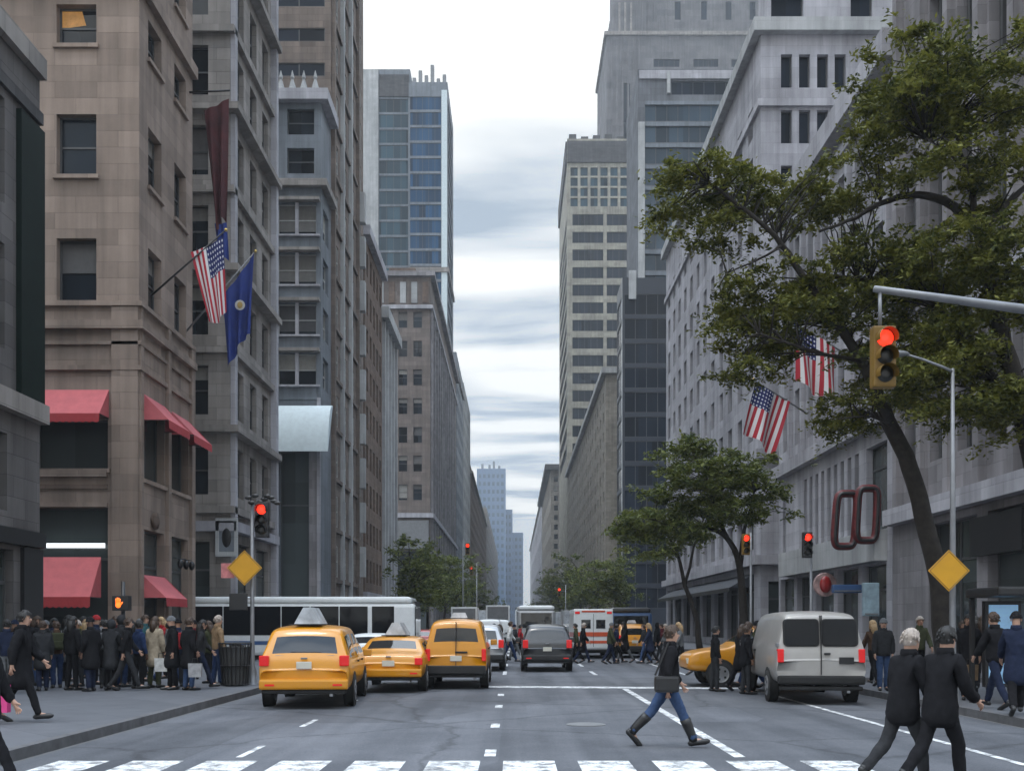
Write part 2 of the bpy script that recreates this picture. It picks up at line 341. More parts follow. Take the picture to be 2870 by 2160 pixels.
mk = MB()
x = -6.05
for k in range(11):
    mk.quad((x, 10.2, 0), (x + .68, 10.2, 0), (x + .68, 13.55, 0), (x, 13.55, 0)); x += .985
structure(mk.build('crosswalk', M_PAINT))
mk = MB()
def stripe(x0, x1, y0, y1, w=.12, z=.001):
    mk.quad((x0 - w / 2, y0, z), (x0 + w / 2, y0, z), (x1 + w / 2, y1, z), (x1 - w / 2, y1, z))
mk.quad((-1.0, 29.0, 0), (6.6, 28.2, 0), (6.6, 28.9, 0), (-1.0, 29.75, 0))
stripe(3.09, 3.09, 13.9, 28.3, .16); stripe(6.6, 6.6, 12.0, 28.1, .12)
for y in (14.0, 17.8, 22.0, 25.6): stripe(-.33, -.33, y, y + .75, .16)
for y in (13.9, 18.0, 23.0): stripe(-3.75, -3.75, y, y + 1.3, .1)
for y in range(36, 200, 7):
    for xx in (-3.5, -.33, 2.9, 6.1): stripe(xx, xx, y, y + 2.6, .14)
structure(mk.build('lane_markings', M_PAINT))
mh = MB(); mh.lathe([(.36, .0), (.36, .004)], (1.3, 18.4, .0), 'Z', 24); mh.lathe([(.3, .004), (.3, .007)], (1.3, 18.4, 0), 'Z', 24)
tag(mh.build('manhole_cover', M_GREY), 'round iron manhole cover set in the asphalt of the empty middle lane', 'manhole cover')

# ------------------------------------------------------------------ buildings
WIN = {}
def window_mesh(kind, w, h, var):
    key = (kind, round(w, 2), round(h, 2), var)
    if key in WIN: return WIN[key]
    mb = MB(); fr = .07 if w > .6 else .04; d = .05
    pane = {'shop': G_SHOP, 'band': G_TEAL, 'blue': G_BLUE, 'navy': G_NAVY, 'deep': G_DEEP}.get(kind, G_WIN)
    frame = M_PFRAME if kind in ('psash',) else M_FRAME
    a = w / 2
    mb.quad((-a, 0, 0), (a, 0, 0), (a, 0, h), (-a, 0, h), 1)
    mb.box(-a, -a + fr, -d, -.004, 0, h); mb.box(a - fr, a, -d, -.004, 0, h)
    mb.box(-a + fr, a - fr, -d, -.004, 0, fr); mb.box(-a + fr, a - fr, -d, -.004, h - fr, h)
    if kind in ('sash', 'psash', 'lit'):
        mb.box(-a + fr, a - fr, -d * .9, -.004, h * .5 - .04, h * .5 + .04)
        if w > 2: mb.box(-.04, .04, -d * .8, -.003, fr, h - fr)
    elif kind in ('band', 'blue', 'navy', 'deep'):
        n = max(1, round(w / 1.7))
        for k in range(1, n): q = -a + w * k / n; mb.box(q - .04, q + .04, -d, -.004, fr, h - fr)
    elif kind == 'shop':
        n = max(1, round(w / 2.2))
        for k in range(1, n): q = -a + w * k / n; mb.box(q - .05, q + .05, -d, -.004, fr, h - fr)
        if h > 3: mb.box(-a + fr, a - fr, -d * .9, -.005, h * .72, h * .72 + .1)
    elif kind == 'rib':
        n = max(2, round(w / .45))
        for k in range(1, n): q = -a + w * k / n; mb.box(q - .06, q + .06, -.18, -.004, fr, h - fr)
    if kind in ('sash', 'psash') and var:
        f = (0, .28, .5, .85)[var]
        mb.quad((-a + fr, -.002, h * (1 - f)), (a - fr, -.002, h * (1 - f)), (a - fr, -.002, h - fr), (-a + fr, -.002, h - fr), 2)
    if kind == 'lit':
        mb.quad((-a + fr, -.002, h * .52), (a * .3, -.002, h * .6), (a * .1, -.002, h - fr), (-a + fr, -.002, h - fr), 3)
        mb.quad((-a * .4, -.002, fr), (a * .5, -.002, fr), (a * .55, -.002, h * .12), (-a * .3, -.002, h * .12), 3)
    WIN[key] = mb.mesh('window', [frame, pane, M_BLIND, M_LIT]); return WIN[key]

def facade(mb, org, ud, nd, U, H, ops, dep, h0=0, mi=0):
    us = sorted(set([0, U] + [o[0] for o in ops] + [o[1] for o in ops])); hs = sorted(set([h0, H] + [o[2] for o in ops] + [o[3] for o in ops]))
    us = [u for u in us if 0 <= u <= U]; hs = [h for h in hs if h0 <= h <= H]
    org, ud, nd = Vector(org), Vector(ud), Vector(nd)
    P = lambda u, h, d=0: org + ud * u + Vector((0, 0, h)) - nd * d
    for j in range(len(hs) - 1):
        run = None
        for i in range(len(us) - 1):
            um, hm = (us[i] + us[i + 1]) / 2, (hs[j] + hs[j + 1]) / 2
            hole = any(o[0] < um < o[1] and o[2] < hm < o[3] for o in ops)
            if not hole: mb.quad(P(us[i], hs[j]), P(us[i + 1], hs[j]), P(us[i + 1], hs[j + 1]), P(us[i], hs[j + 1]), mi)
    for o in ops:
        u0, u1, a, b = o[:4]
        mb.quad(P(u0, a), P(u0, b), P(u0, b, dep), P(u0, a, dep), mi); mb.quad(P(u1, a), P(u1, b), P(u1, b, dep), P(u1, a, dep), mi)
        mb.quad(P(u0, a), P(u1, a), P(u1, a, dep), P(u0, a, dep), mi); mb.quad(P(u0, b), P(u1, b), P(u1, b, dep), P(u0, b, dep), mi)

def building(name, label, side, xl, z0, z1, h, w, mat, front=(), street=(), dep=.28, trims=(), cat='building', sill=False, group=None):
    t = thing(name, label, cat, (xl, z0, 0), 0, group); Ln = z1 - z0
    front = [o for o in front if o[0] >= 0 and o[1] <= w]; street = [o for o in street if o[0] >= 0 and o[1] <= Ln]
    mb = MB(); s = side
    facade(mb, (0, 0, 0), (s, 0, 0), (0, -1, 0), w, h, front, dep)
    facade(mb, (0, 0, 0), (0, 1, 0), (-s, 0, 0), Ln, h, street, dep)
    mb.quad((s * w, 0, 0), (s * w, Ln, 0), (s * w, Ln, h), (s * w, 0, h)); mb.quad((0, Ln, 0), (s * w, Ln, 0), (s * w, Ln, h), (0, Ln, h))
    mb.quad((0, 0, h), (s * w, 0, h), (s * w, Ln, h), (0, Ln, h))
    mb.build('wall', mat, t)
    # parapet and roof plant
    n = 0; rest = MB()
    allw = [(0, o) for o in front] + [(1, o) for o in street]
    allw.sort(key=lambda q: (q[1][0] if q[0] else 0) + abs(q[1][2] - 12) * .3)
    for fcn, o in allw:
        u0, u1, a, b = o[:4]; kind = o[4] if len(o) > 4 else 'sash'
        if kind == 'none': continue
        ww, hh = u1 - u0, b - a; um = (u0 + u1) / 2
        var = o[5] if len(o) > 5 else random.choice((0, 0, 0, 1, 1, 2, 3)) if kind in ('sash', 'psash') else 0
        me = window_mesh(kind, ww, hh, var)
        if fcn == 0: loc = (s * um, dep, a); rz = 0
        else: loc = (s * dep, um, a); rz = R(90) if s < 0 else R(-90)
        if n < 100:
            wo = obj('window', me, t, loc, rz); n += 1
            if sill:
                k = ('sill', round(ww, 2))
                if k not in WIN:
                    q = MB(); q.box(-ww / 2 - .1, ww / 2 + .1, -dep - .12, -dep - .002, -.16, -.01); WIN[k] = q.mesh('sill', M_PFRAME if mat != S_BEIGE else S_BEIGE)
                obj('sill', WIN[k], wo)
        else:
            M = Matrix.Translation(loc) @ Matrix.Rotation(rz, 4, 'Z'); o0 = len(rest.v)
            rest.v += [tuple(M @ v.co) for v in me.vertices]
            for p in me.polygons: rest.f.append([i + o0 for i in p.vertices]); rest.m.append(p.material_index)
    if rest.f: structure(rest.build('window', [M_FRAME, {'band': G_TEAL, 'blue': G_BLUE, 'navy': G_NAVY, 'shop': G_SHOP, 'deep': G_DEEP}.get(kind, G_WIN), M_BLIND, M_LIT], t), 'stuff')
    for tr in trims:
        fcn, u0, u1, a, b, pr, nm, tm = tr
        q = MB()
        if fcn == 'f': q.box(s * u0, s * u1, -pr, -.003, a, b)
        elif fcn == 's': q.box(-s * pr, -s * .003, u0, u1, a, b)
        else:   # wraps the corner
            q.box(-s * pr, s * w, -pr, -.003, a, b); q.box(-s * pr, -s * .003, 0, Ln, a, b)
        q.build(nm, tm or mat, t)
    return t
def grid(u0, u1, nu, h0, h1, nh, fw, fh, kind='sash'):
    r = []; du = (u1 - u0) / nu; dh = (h1 - h0) / nh
    for i in range(nu):
        for j in range(nh):
            a = u0 + du * (i + .5); b = h0 + dh * (j + .5); r.append((a - du * fw / 2, a + du * fw / 2, b - dh * fh / 2, b + dh * fh / 2, kind))
    return r
def roofbits(t, s, w, Ln, h, n, mat, seed, hm=4):
    rr = random.Random(seed)
    for k in range(n):
        a = rr.uniform(.1, .7) * w; b = rr.uniform(.05, .6) * Ln; q = MB()
        q.box(s * a, s * (a + rr.uniform(2, 5)), b, b + rr.uniform(2, 5), h + .003, h + rr.uniform(1.2, hm)); q.build('roof_plant', mat, t)

# ---- left side, nearest first
# corner block with the green pier
dA = 30.5
hA = fz(150, dA)
strt = grid(.2, 8.6, 3, 8.9, 17.0, 2, .5, .72, 'psash') + grid(.2, 8.6, 3, 4.7, 7.4, 1, .6, .8, 'psash') + [(.5, 4.2, .4, 3.9, 'shop'), (4.9, 8.4, .4, 3.9, 'shop')]
tA = building('corner_block', 'grey stone block at the left edge with a tall dark green pier', -1, XL, 20.5, dA, hA, 16, stone('sooty_block_stone', (.20, .185, .18), 1.4, .6), (), strt,
    trims=[('s', 0, 10, hA - .35, hA + .25, .22, 'cornice', S_GREY), ('s', 0, 10, hA - 1.7, hA - 1.35, .12, 'moulding', S_DARK), ('s', 0, 10, 7.75, 8.3, .3, 'cornice', S_GREY), ('s', 0, 10, 4.05, 4.5, .2, 'moulding', M_BLACK),
           ('s', 8.55, 10.0, 8.32, hA - 1.9, .16, 'pier', M_GREEN), ('s', 8.8, 9.98, .15, 4.0, .12, 'pier', M_BLACK), ('s', 3.0, 3.4, .15, 7.7, .15, 'pilaster', S_GREY)])
# beige corner building with red awnings
d = 38.6
def D2(x0, x1, y0, y1, kind='sash', var=None):
    r = (XL - fx(x1, d), XL - fx(x0, d), fz(y1, d), fz(y0, d), kind); return r + ((var,) if var is not None else ())
WX = (122, 208)
fr = [D2(*WX, 10, 96, 'lit'), D2(*WX, 247, 378, 'sash', 0), D2(*WX, 515, 650, 'sash', 2), D2(*WX, -262, -130, 'sash', 1), D2(75, 233, 905, 1012, 'shop'), D2(70, 233, 1095, 1502, 'shop')]
fr += [(a + 5.2, b + 5.2, c, e, 'sash') for a, b, c, e, *_ in fr[:4]] 
strt = []
for k in range(2):
    for (a, b, c, e, *_) in fr[:4]: strt.append((.75 + 3.05 * k + .2, .75 + 3.05 * k + 1.7, c, e, 'sash'))
    strt.append((.35 + 3.05 * k, 2.75 + 3.05 * k, fz(1030, d), fz(862, d), 'shop'))
    strt.append((.35 + 3.05 * k, 2.75 + 3.05 * k, .2, fz(1140, d), 'shop'))
bz = lambda y: fz(y, d)
w0, w1 = XL - fx(233, d), XL - fx(75, d)
tB = building('corner_shop_building', 'tall beige stone corner building with pink red awnings over its shop windows', -1, XL, d, 45, 36, 20, S_BEIGE, fr, strt, dep=.35, sill=True,
    trims=[('w', 0, 0, bz(662), bz(652), .16, 'moulding', S_BEIGE), ('w', 0, 0, bz(712), bz(694), .22, 'cornice', S_BEIGE), ('w', 0, 0, bz(800), bz(790), .12, 'moulding', S_BEIGE), ('w', 0, 0, bz(745), bz(738), .10, 'moulding', S_BEIGE),
           ('f', w0, w1, bz(1030), bz(1016), .16, 'sill', S_BEIGE), ('f', w0, w1, bz(1056), bz(1046), .07, 'moulding', S_BROWN), ('f', w0, w1, bz(1095), bz(1085), .12, 'moulding', S_BEIGE),
           ('f', .02, 1.02, .14, bz(662) - .01, .10, 'corner_pier', S_BEIGE), ('s', .02, .3, .14, bz(662) - .01, .08, 'corner_pier', S_BEIGE), ('s', 2.9, 3.25, .14, bz(662) - .01, .14, 'pilaster', S_BEIGE), ('s', 5.95, 6.38, .14, bz(662) - .01, .14, 'pilaster', S_BEIGE),
           ('f', w0 + .1, w1 - .05, bz(1183), bz(1173), .06, 'shop_lamp', M_TUBE), ('w', 0, 0, 25.8, 26.3, .25, 'cornice', S_BEIGE)])
for f_, u in (('s', 1.55),):
    q = MB(); q.ell((.06, u, bz(1116)), (.09, .42, .26), 12, 8); q.lathe([(.34, 0), (.34, .1)], (.02, u, bz(1116)), 'X', 18); q.build('medallion', S_BROWN, tB, True)
for k in range(3):
    q = MB(); q.ell((.35, 3.7 + k * .75, bz(1205)), (.13, .13, .2), 10, 7); q.tube([(0, 3.7 + k * .75, bz(1190)), (.35, 3.7 + k * .75, bz(1192))], .02, 6); q.build('wall_lantern', M_BLACK, tB, True)
def awning(u0, u1, ztop, zbot, proj, val, face, parent, label):
    t = thing('awning', label, 'awning', (0, 0, 0), 0, 'pink red awnings of the corner shop'); t.location = (XL, d, 0)
    def P(u, out, z): return (-u, -out, z) if face == 'f' else (out, u, z)
    n = 12
    top = MB(); vs = []
    for i in range(n + 1):
        u = u0 + (u1 - u0) * i / n
        for j in range(5):
            f = j / 4; vs.append(P(u, .02 + proj * f, ztop + (zbot - ztop) * f - .05 * math.sin(math.pi * f) - .012 * (i % 2) * f))
    top.add(vs, [(i * 5 + j, i * 5 + j + 1, (i + 1) * 5 + j + 1, (i + 1) * 5 + j) for i in range(n) for j in range(4)])
    for u in (u0, u1): top.add([P(u, .02, ztop), P(u, .02 + proj, zbot), P(u, .02, zbot)], [(0, 1, 2)])
    top.build('canopy_cloth', M_AWN, t, False)
    v = MB()
    for i in range(n):
        a = u0 + (u1 - u0) * i / n; b = u0 + (u1 - u0) * (i + 1) / n; o = .02 + proj
        v.add([P(a, o, zbot), P(b, o, zbot), P(b, o + .015, zbot - val), P((a + b) / 2, o + .015, zbot - val * 1.15), P(a, o + .015, zbot - val)], [(0, 1, 2, 3, 4)])
    v.build('valance', M_AWND, t)
    fm = MB()
    for u in (u0 + .03, u1 - .03): fm.tube([P(u, 0, zbot - .02), P(u, .02 + proj, zbot - .02)], .018, 6)
    fm.tube([P(u0, .0 + proj, zbot - .02), P(u1, .0 + proj, zbot - .02)], .018, 6); fm.build('awning_frame', M_BLACK, t)
    return t
awning(w0 - .05, w1 + .1, bz(842), bz(903), .9, .3, 'f', tB, 'upper pink red awning above a wide window on the front of the beige building')
awning(w0 + .25, w1 + .2, bz(1203), bz(1290), 1.0, .36, 'f', tB, 'lower pink red awning over the front shop entrance of the beige building')
awning(.3, 2.8, bz(845), bz(903), 1.0, .3, 's', tB, 'upper pink red awning on the avenue side of the beige building nearer its corner')
awning(3.35, 5.85, bz(845), bz(903), 1.0, .3, 's', tB, 'upper pink red awning on the avenue side of the beige building nearer the bus')
awning(.3, 2.8, bz(1240), bz(1290), .9, .3, 's', tB, 'lower pink red awning on the avenue side of the beige building')

# pale grey building behind the bus
cf = grid(.4, 17.4, 6, 7.5, 47.5, 10, .5, .62) + grid(.4, 17.4, 4, .4, 6.2, 1, .7, .9, 'shop')
cs = grid(.5, 8.5, 3, 7.5, 47.5, 10, .52, .62) + grid(.5, 8.5, 2, .4, 6.2, 1, .7, .9, 'shop')
tr = [('w', 0, 0, 7.5 + 4 * k - .18, 7.5 + 4 * k + .16, .55 if k % 2 else .25, 'cornice' if k % 2 else 'moulding', S_GREY) for k in range(0, 11)]
tr += [('s', 8.45, 8.95, .15, 47, .35, 'pilaster', S_PALE), ('s', .03, .45, .15, 47, .25, 'pilaster', S_PALE), ('w', 0, 0, 6.4, 6.9, .4, 'cornice', S_PALE)]
building('stone_building', 'light grey stone building with many cornices behind the left end of the bus', -1, XL, 51, 60, 50, 18, S_GREY, cf, cs, .3, tr)
# building with an arched pale canopy
d = 75.0
bz = lambda y: fz(y, d)
hD = bz(205)
df = []
for j in range(4):
    y = 440 + 108 * j; df.append((.35, 3.2, bz(y + 68), bz(y), 'psash', 3 if j < 3 else 2)); df += [(4.4 + 3.6 * k, 7.2 + 3.6 * k, bz(y + 68), bz(y), 'psash') for k in range(3)]
for j in range(2):
    y = 236 + 84 * j; df += [(.5 + 3.4 * k, 2.5 + 3.4 * k, bz(y + 55), bz(y), 'sash') for k in range(4)]
df += [(.9, 3.0, .2, bz(975), 'shop')] + [(4.4 + 3.6 * k, 7.2 + 3.6 * k, .2, bz(1010), 'shop') for k in range(3)]
dtr = [('w', 0, 0, bz(400) - .2, bz(400) + .3, .5, 'cornice', S_GREY), ('w', 0, 0, hD - .6, hD + .2, .6, 'cornice', S_PALE)]
for j in range(4): dtr += [('f', .05, 14, bz(440 + 108 * j) + .1, bz(440 + 108 * j) + .32, .55, 'ledge', S_GREY), ('f', .05, 14, bz(508 + 108 * j) - .14, bz(508 + 108 * j) - .01, .3, 'sill', S_PALE), ('f', 1.62, 1.86, bz(508 + 108 * j), bz(440 + 108 * j), .2, 'mullion', S_PALE), ('f', .3, 3.25, bz(508 + 108 * j) - 1.05, bz(508 + 108 * j) - .15, .07, 'spandrel', S_SLATE)]
dtr += [('f', 3.25, 3.75, .15, bz(400) - .3, .2, 'pilaster', S_PALE), ('f', .02, .26, .15, bz(860), .25, 'pilaster', S_PALE), ('f', .27, .85, .15, bz(975), .12, 'pilaster', S_WARM)]
tD = building('spired_building', 'slate grey building with white roof finials and a pale curved canopy over its entrance', -1, XL, d, 79, hD, 16, S_SLATE, df, [(.8, 3.0, bz(508 + 108 * j), bz(440 + 108 * j), 'psash') for j in range(4)], .3, dtr)
for k in range(7):
    q = MB(); q.lathe([(.32, 0), (.3, .5), (.1, 1.2), (.16, 1.35), (.02, 1.9)], (-.5 - k * .85, .4, hD + .1), 'Z', 8); q.build('roof_finial', S_WHITE, tD, False)
q = MB(); n = 14; vs = []
for i in range(n + 1):
    a = math.pi * .5 * i / n; r = 3.1
    for uu in (-4.6, .9): vs.append((uu, -.15 - 2.0 * math.cos(a), bz(985) + r * math.sin(a) * 1.18))
q.add(vs, [(2 * i, 2 * i + 1, 2 * i + 3, 2 * i + 2) for i in range(n)]); q.add(vs, [tuple(range(0, 2 * n + 2, 2)), tuple(range(1, 2 * n + 2, 2))])
q.build('canopy', M_CANOPY, tD, True)
# brown tower with wide dark windows
d = 79.02
bz = lambda y: fz(y, d)
ef = []
for j in range(9): ef.append((.45, 4.5, bz(90 + 75 * (j - 3)), bz(61 + 75 * (j - 3)), 'navy')); ef.append((5.6, 9.6, bz(90 + 75 * (j - 3)), bz(61 + 75 * (j - 3)), 'navy'))
ef = [o for o in ef if o[2] > hD + .5]
es = [] 
for j in range(15):
    zb = 5.5 + 4.0 * j
    for k in range(4): es.append((1.0 + 4.1 * k, 3.3 + 4.1 * k, zb, zb + 2.5, 'psash'))
etr = []
TS = stone('tower_stone', (.29, .235, .20), 1.2, .5)
for k in range(4): etr += [('s', .25 + 4.1 * k, .75 + 4.1 * k, .15, 66, .3, 'pilaster', (TS, S_WHITE, S_WHITE, TS)[k])]
etr += [('s', 12.9, 13.7, 6.0 + 4.0 * j, 8.7 + 4.0 * j, .75, 'window_glint', S_WHITE) for j in range(9)]  # white blocks stand in for bright reflections along the window edges
etr += [('s', .85, 12.8, 5.0 + 4.0 * j, 5.3 + 4.0 * j, .2, 'moulding', TS) for j in range(15)]
building('brown_tower', 'brown stone tower with wide dark windows and pale vertical ribs above the spired building', -1, XL, d, 96, 68, 17, TS, ef, es, .1, etr)
# next two lower ones
hE = fz(495, 97)
building('brown_brick_building', 'brown brick building squeezed between the tall brown tower and a pale stone one', -1, XL, 97, 109.8, hE, 20, S_BROWN,
    grid(.5, 18, 6, 5, hE - 1, 9, .5, .6), grid(.4, 12.4, 5, 5, hE - 1, 9, .5, .6) + grid(.4, 12.4, 3, .4, 4.2, 1, .7, .9, 'shop'), .3, [('w', 0, 0, hE - .7, hE + .2, .6, 'cornice', S_PALE), ('w', 0, 0, 4.3, 4.8, .3, 'moulding', S_PALE)])
hE = fz(672, 110)
t = building('pale_stone_building', 'narrow pale stone building with white ribs just before the broad brown block', -1, XL, 110, 122, hE, 16, S_PALE,
    grid(.5, 15, 5, 5, hE - 1, 8, .45, .6), grid(.4, 11.6, 4, 5, hE - 1, 8, .45, .6) + grid(.4, 11.6, 3, .4, 4.2, 1, .7, .9, 'shop'), .3,
    [('w', 0, 0, hE - .9, hE + .3, .8, 'cornice', S_WHITE)] + [('s', .1 + 2.8 * k, .6 + 2.8 * k, .15, hE - 1, .3, 'pilaster', S_WHITE) for k in range(5)])
# broad brown block
d = 173.0
bz = lambda y: fz(y, d)
hG = bz(592)
gf = []
for j in range(7):
    y = 674 + 62 * j; gf += [(1.2 + u, 2.7 + u, bz(y + 34), bz(y), 'sash') for u in (.2, 2.7, 5.2, 7.7, 10.2)]
gf += [(.4, 6, .2, bz(1190), 'shop'), (6.6, 12, .2, bz(1190), 'shop')]
gs = grid(1, 76, 14, 12, hG - 6, 9, .5, .6) + grid(1, 76, 10, .4, 8, 1, .75, .9, 'shop')
tG = building('brown_block', 'broad brown stone block with a white block frieze below the blue glass tower', -1, XL, d, 250, hG, 24, stone('block_stone', (.27, .225, .20), 1.6, .7), gf, gs, .35,
    [('w', 0, 0, bz(668), bz(660), .5, 'cornice', S_PALE), ('w', 0, 0, hG - .5, hG + .3, .8, 'cornice', S_WARM), ('w', 0, 0, bz(1118), bz(1108), .6, 'cornice', S_PALE), ('f', .2, 7.5, bz(1185), bz(1125), 1.2, 'dark_canopy', M_GREY)] +
    [('f', .3 + 1.9 * k, 1.3 + 1.9 * k, bz(655), bz(610), .25, 'frieze_block', S_WHITE if k % 3 else S_BROWN) for k in range(7)] + [('s', .5 + 6 * k, 1.6 + 6 * k, .15, hG - 5.5, .4, 'pilaster', S_WARM) for k in range(12)])
roofbits(tG, -1, 20, 40, hG, 3, S_BROWN, 3)
# slim ones beyond
hH = fz(760, 252)
building('slim_tower', 'slim grey green tower peeping out beyond the broad brown block', -1, XL, 252, 284, hH, 18, S_SLATE, grid(.5, 16, 5, 5, hH - 2, 14, .5, .55), grid(.5, 31, 8, 5, hH - 2, 14, .5, .55, 'band'), .3, [('w', 0, 0, hH - 5, hH - 4.6, .4, 'cornice', S_GREY)])
hH = fz(826, 288)
building('white_slim_building', 'white slim building just right of the slim grey green tower', -1, XL, 288, 332, hH, 18, S_WHITE, grid(.5, 16, 5, 5, hH - 2, 14, .5, .55), grid(.5, 43, 8, 5, hH - 2, 14, .55, .55, 'band'), .3)
building('long_brown_building', 'long low brown building running down the far left side of the avenue', -1, XL, 334, 520, fz(1005, 334), 25, S_BROWN, grid(.5, 24, 8, 5, 50, 12, .5, .55), grid(2, 184, 30, 6, 50, 11, .5, .55), .3, [('w', 0, 0, 50.8, 51.6, .8, 'cornice', S_TAN)])
building('far_grey_building', 'distant grey building at the far left of the avenue before the blue towers', -1, XL, 530, 900, 62, 25, S_GREY, (), grid(4, 366, 30, 6, 58, 11, .5, .55), .3)
# blue glass tower above the brown block
d = 258.0
bz = lambda y: fz(y, d)
hF = bz(150)
xr = fx(886, d)
def curtain(t, s, w, L_, h, zs, kind, dep=.3): pass
ff = []
nst = 34
for j in range(nst):
    a = 3 + (hF - 10) * j / nst; ff.append((.5, 7.9, a, a + (hF - 10) / nst - .55, 'blue'))
tF = building('glass_tower', 'blue glass tower with a taller left shoulder and a pale concrete shaft on its left', -1, xr, d, d + 30, hF, 20, S_SLATE, ff, (), .2,
    [('f', 8.0, 12.4, .2, hF - .3, .5, 'pale_shaft', S_WHITE), ('f', .3, 7.8, hF - 7, hF - 1.5, .3, 'louvre_panel', S_DARK)])
hF2 = bz(196); x2 = fx(969, d)
ff = []
for j in range(nst): a = 3 + (hF2 - 6) * j / nst; ff.append((1.6, 9.4, a, a + (hF2 - 6) / nst - .6, 'deep'))
sf = [(1.0, 20, o[2], o[3], 'deep') for o in ff]
tF2 = building('glass_tower', 'lower right half of the blue glass tower with a jagged top beside the sky', -1, x2, d - 4, d + 20, hF2, 9.7, S_SLATE, ff, sf, .2, [('f', .1, 1.5, 4, hF2 - 2, .12, 'side_lit_strip', M_CANOPY), ('w', 0, 0, bz(600), bz(590), .4, 'moulding', S_GREY)])  # pale strip puts the side light on the tower's edge into its colour
for k in range(6):
    q = MB(); a = .4 + k * 1.5; q.box(-a, -a - .9, .5, 1.6, hF2 + .003, hF2 + (2.2, 1.2, 4.6, 2.0, 3.2, 1.4)[k]); q.build('roof_crest', M_GREY, tF2)
# far hazy towers, the blue of the haze mixed into their stone colour
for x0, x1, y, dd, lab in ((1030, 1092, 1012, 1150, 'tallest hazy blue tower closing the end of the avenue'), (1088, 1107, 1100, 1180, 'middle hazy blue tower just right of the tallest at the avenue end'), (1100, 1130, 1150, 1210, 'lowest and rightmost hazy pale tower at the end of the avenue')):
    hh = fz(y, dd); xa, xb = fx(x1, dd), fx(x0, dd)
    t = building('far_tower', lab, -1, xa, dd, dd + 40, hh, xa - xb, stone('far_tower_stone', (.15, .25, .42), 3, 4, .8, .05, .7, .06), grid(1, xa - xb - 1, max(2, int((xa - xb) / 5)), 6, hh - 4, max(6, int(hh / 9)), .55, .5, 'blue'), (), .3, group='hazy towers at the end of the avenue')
    if y == 1012:
        for k, u in enumerate((6, 12, 17, 25)): q = MB(); q.box(-u, -u - 2.5, 4, 8, hh, hh + (4, 9, 5, 6)[k]); q.build('roof_plant', S_SLATE, t)

# ---- right side
tr = []
strt = []
for k in range(6):
    u = .6 + 2.45 * k
    strt += [(u, u + 1.75, 14 + 6.6 * j, 14 + 6.6 * j + 5.2, 'rib') for j in range(4)] + [(u, u + 1.75, 8, 12.2, 'rib')]
strt += [(.8 + 4.9 * k, 4.9 + 4.9 * k, .3, 5.6, 'shop') for k in range(3)]
for k in range(7): tr.append(('s', .08 + 2.45 * k, .5 + 2.45 * k if k < 6 else 14.95, 6.6, 40.5, .3, 'pilaster', S_WARM))
tr += [('w', 0, 0, 12.6, 13.4, .35, 'cornice', S_PALE), ('w', 0, 0, 5.9, 6.55, .45, 'cornice', S_PALE), ('w', 0, 0, 41, 42, .6, 'cornice', S_PALE)]
tr.append(('s', 2.0, 5.6, 4.1, 5.4, .3, 'sign_board', M_BLACK))
building('ribbed_building', 'tall stone building with vertical window ribs at the right edge behind both big trees', 1, XR, 29.5, 43.0, 43, 18, S_WARM, grid(.5, 17, 6, 14, 40, 4, .55, .7, 'rib'), [o for o in strt if o[1] < 13.4], .4, [q for q in tr if q[0] == 'w' or q[2] < 13.4])
h1 = fz(196, 46.9); z0 = 43.04; st2 = []; tr2 = [('w', 0, 0, h1 - .9, h1 + .25, .7, 'cornice', S_PALE), ('w', 0, 0, h1 - 2.0, h1 - 1.6, .3, 'moulding', S_PALE), ('w', 0, 0, 10.4, 11.1, .45, 'cornice', S_PALE), ('s', .6, 16.4, 4.5, 5.85, .55, 'fascia', S_WHITE)]
for k in range(7):
    u = .5 + 2.55 * k
    st2 += [(u, u + 1.7, 11.9 + 4.3 * j, 15.0 + 4.3 * j, 'rib') for j in range(3)]
    tr2.append(('s', u - .42, u - .1, 11.2, h1 - 2.1, .25, 'pilaster', S_PALE))
st2 += [(4.2 + 1.05 * k, 4.75 + 1.05 * k, 5.9, 9.7, 'navy') for k in range(9)] + [(.6, 3.2, 5.9, 9.7, 'shop'), (16.9, 17.5, 5.9, 9.7, 'navy')]
st2 += [(.7 + 3.6 * k, 3.7 + 3.6 * k, .3, 4.4, 'shop') for k in range(5)]
building('flag_building', 'lower ornate pale building with flag poles and a heavy roof cornice behind the tree', 1, XR, z0, 61.5, h1, 18, S_PALE, (), st2, .35, tr2)
# pale corner building with arched windows
d = 66.0
bz = lambda y: fz(y, d)
hR = bz(72)
rf = []
for j in range(8):
    y = 118 + 120 * j if j < 7 else 118 + 120 * j
    if y + 72 > 940: break
    rf += [(fx(x, d) - XR, fx(x, d) - XR + .72, bz(y + 72), bz(y), 'navy') for x in (1687, 1726, 1765, 1803)]
    rf += [(fx(x, d) - XR, fx(x, d) - XR + .72, bz(y + 72), bz(y), 'navy') for x in (1870, 1909, 1948, 1986, 2060, 2100, 2140, 2180)]
rf += [(fx(x, d) - XR, fx(x, d) - XR + 1.1, bz(1175), bz(1005), 'rib') for x in (1745, 1790, 1835, 1880, 1925)] + [(fx(1687, d) - XR, fx(1687, d) - XR + .45, bz(1175), bz(1000), 'navy')]
rf += [(fx(x, d) - XR, fx(x, d) - XR + ww, .3, bz(1255), 'shop') for x, ww in ((1660, 1.6), (1722, 2.4), (1825, 3.1), (1945, 3), (2050, 3), (2150, 3))]
rs = grid(1.2, 40.5, 12, 10, 37, 8, .42, .62) + grid(1.2, 40.5, 8, .4, 5.4, 1, .72, .9, 'shop') + grid(1.2, 40.5, 12, 6.3, 9.3, 1, .5, .7)
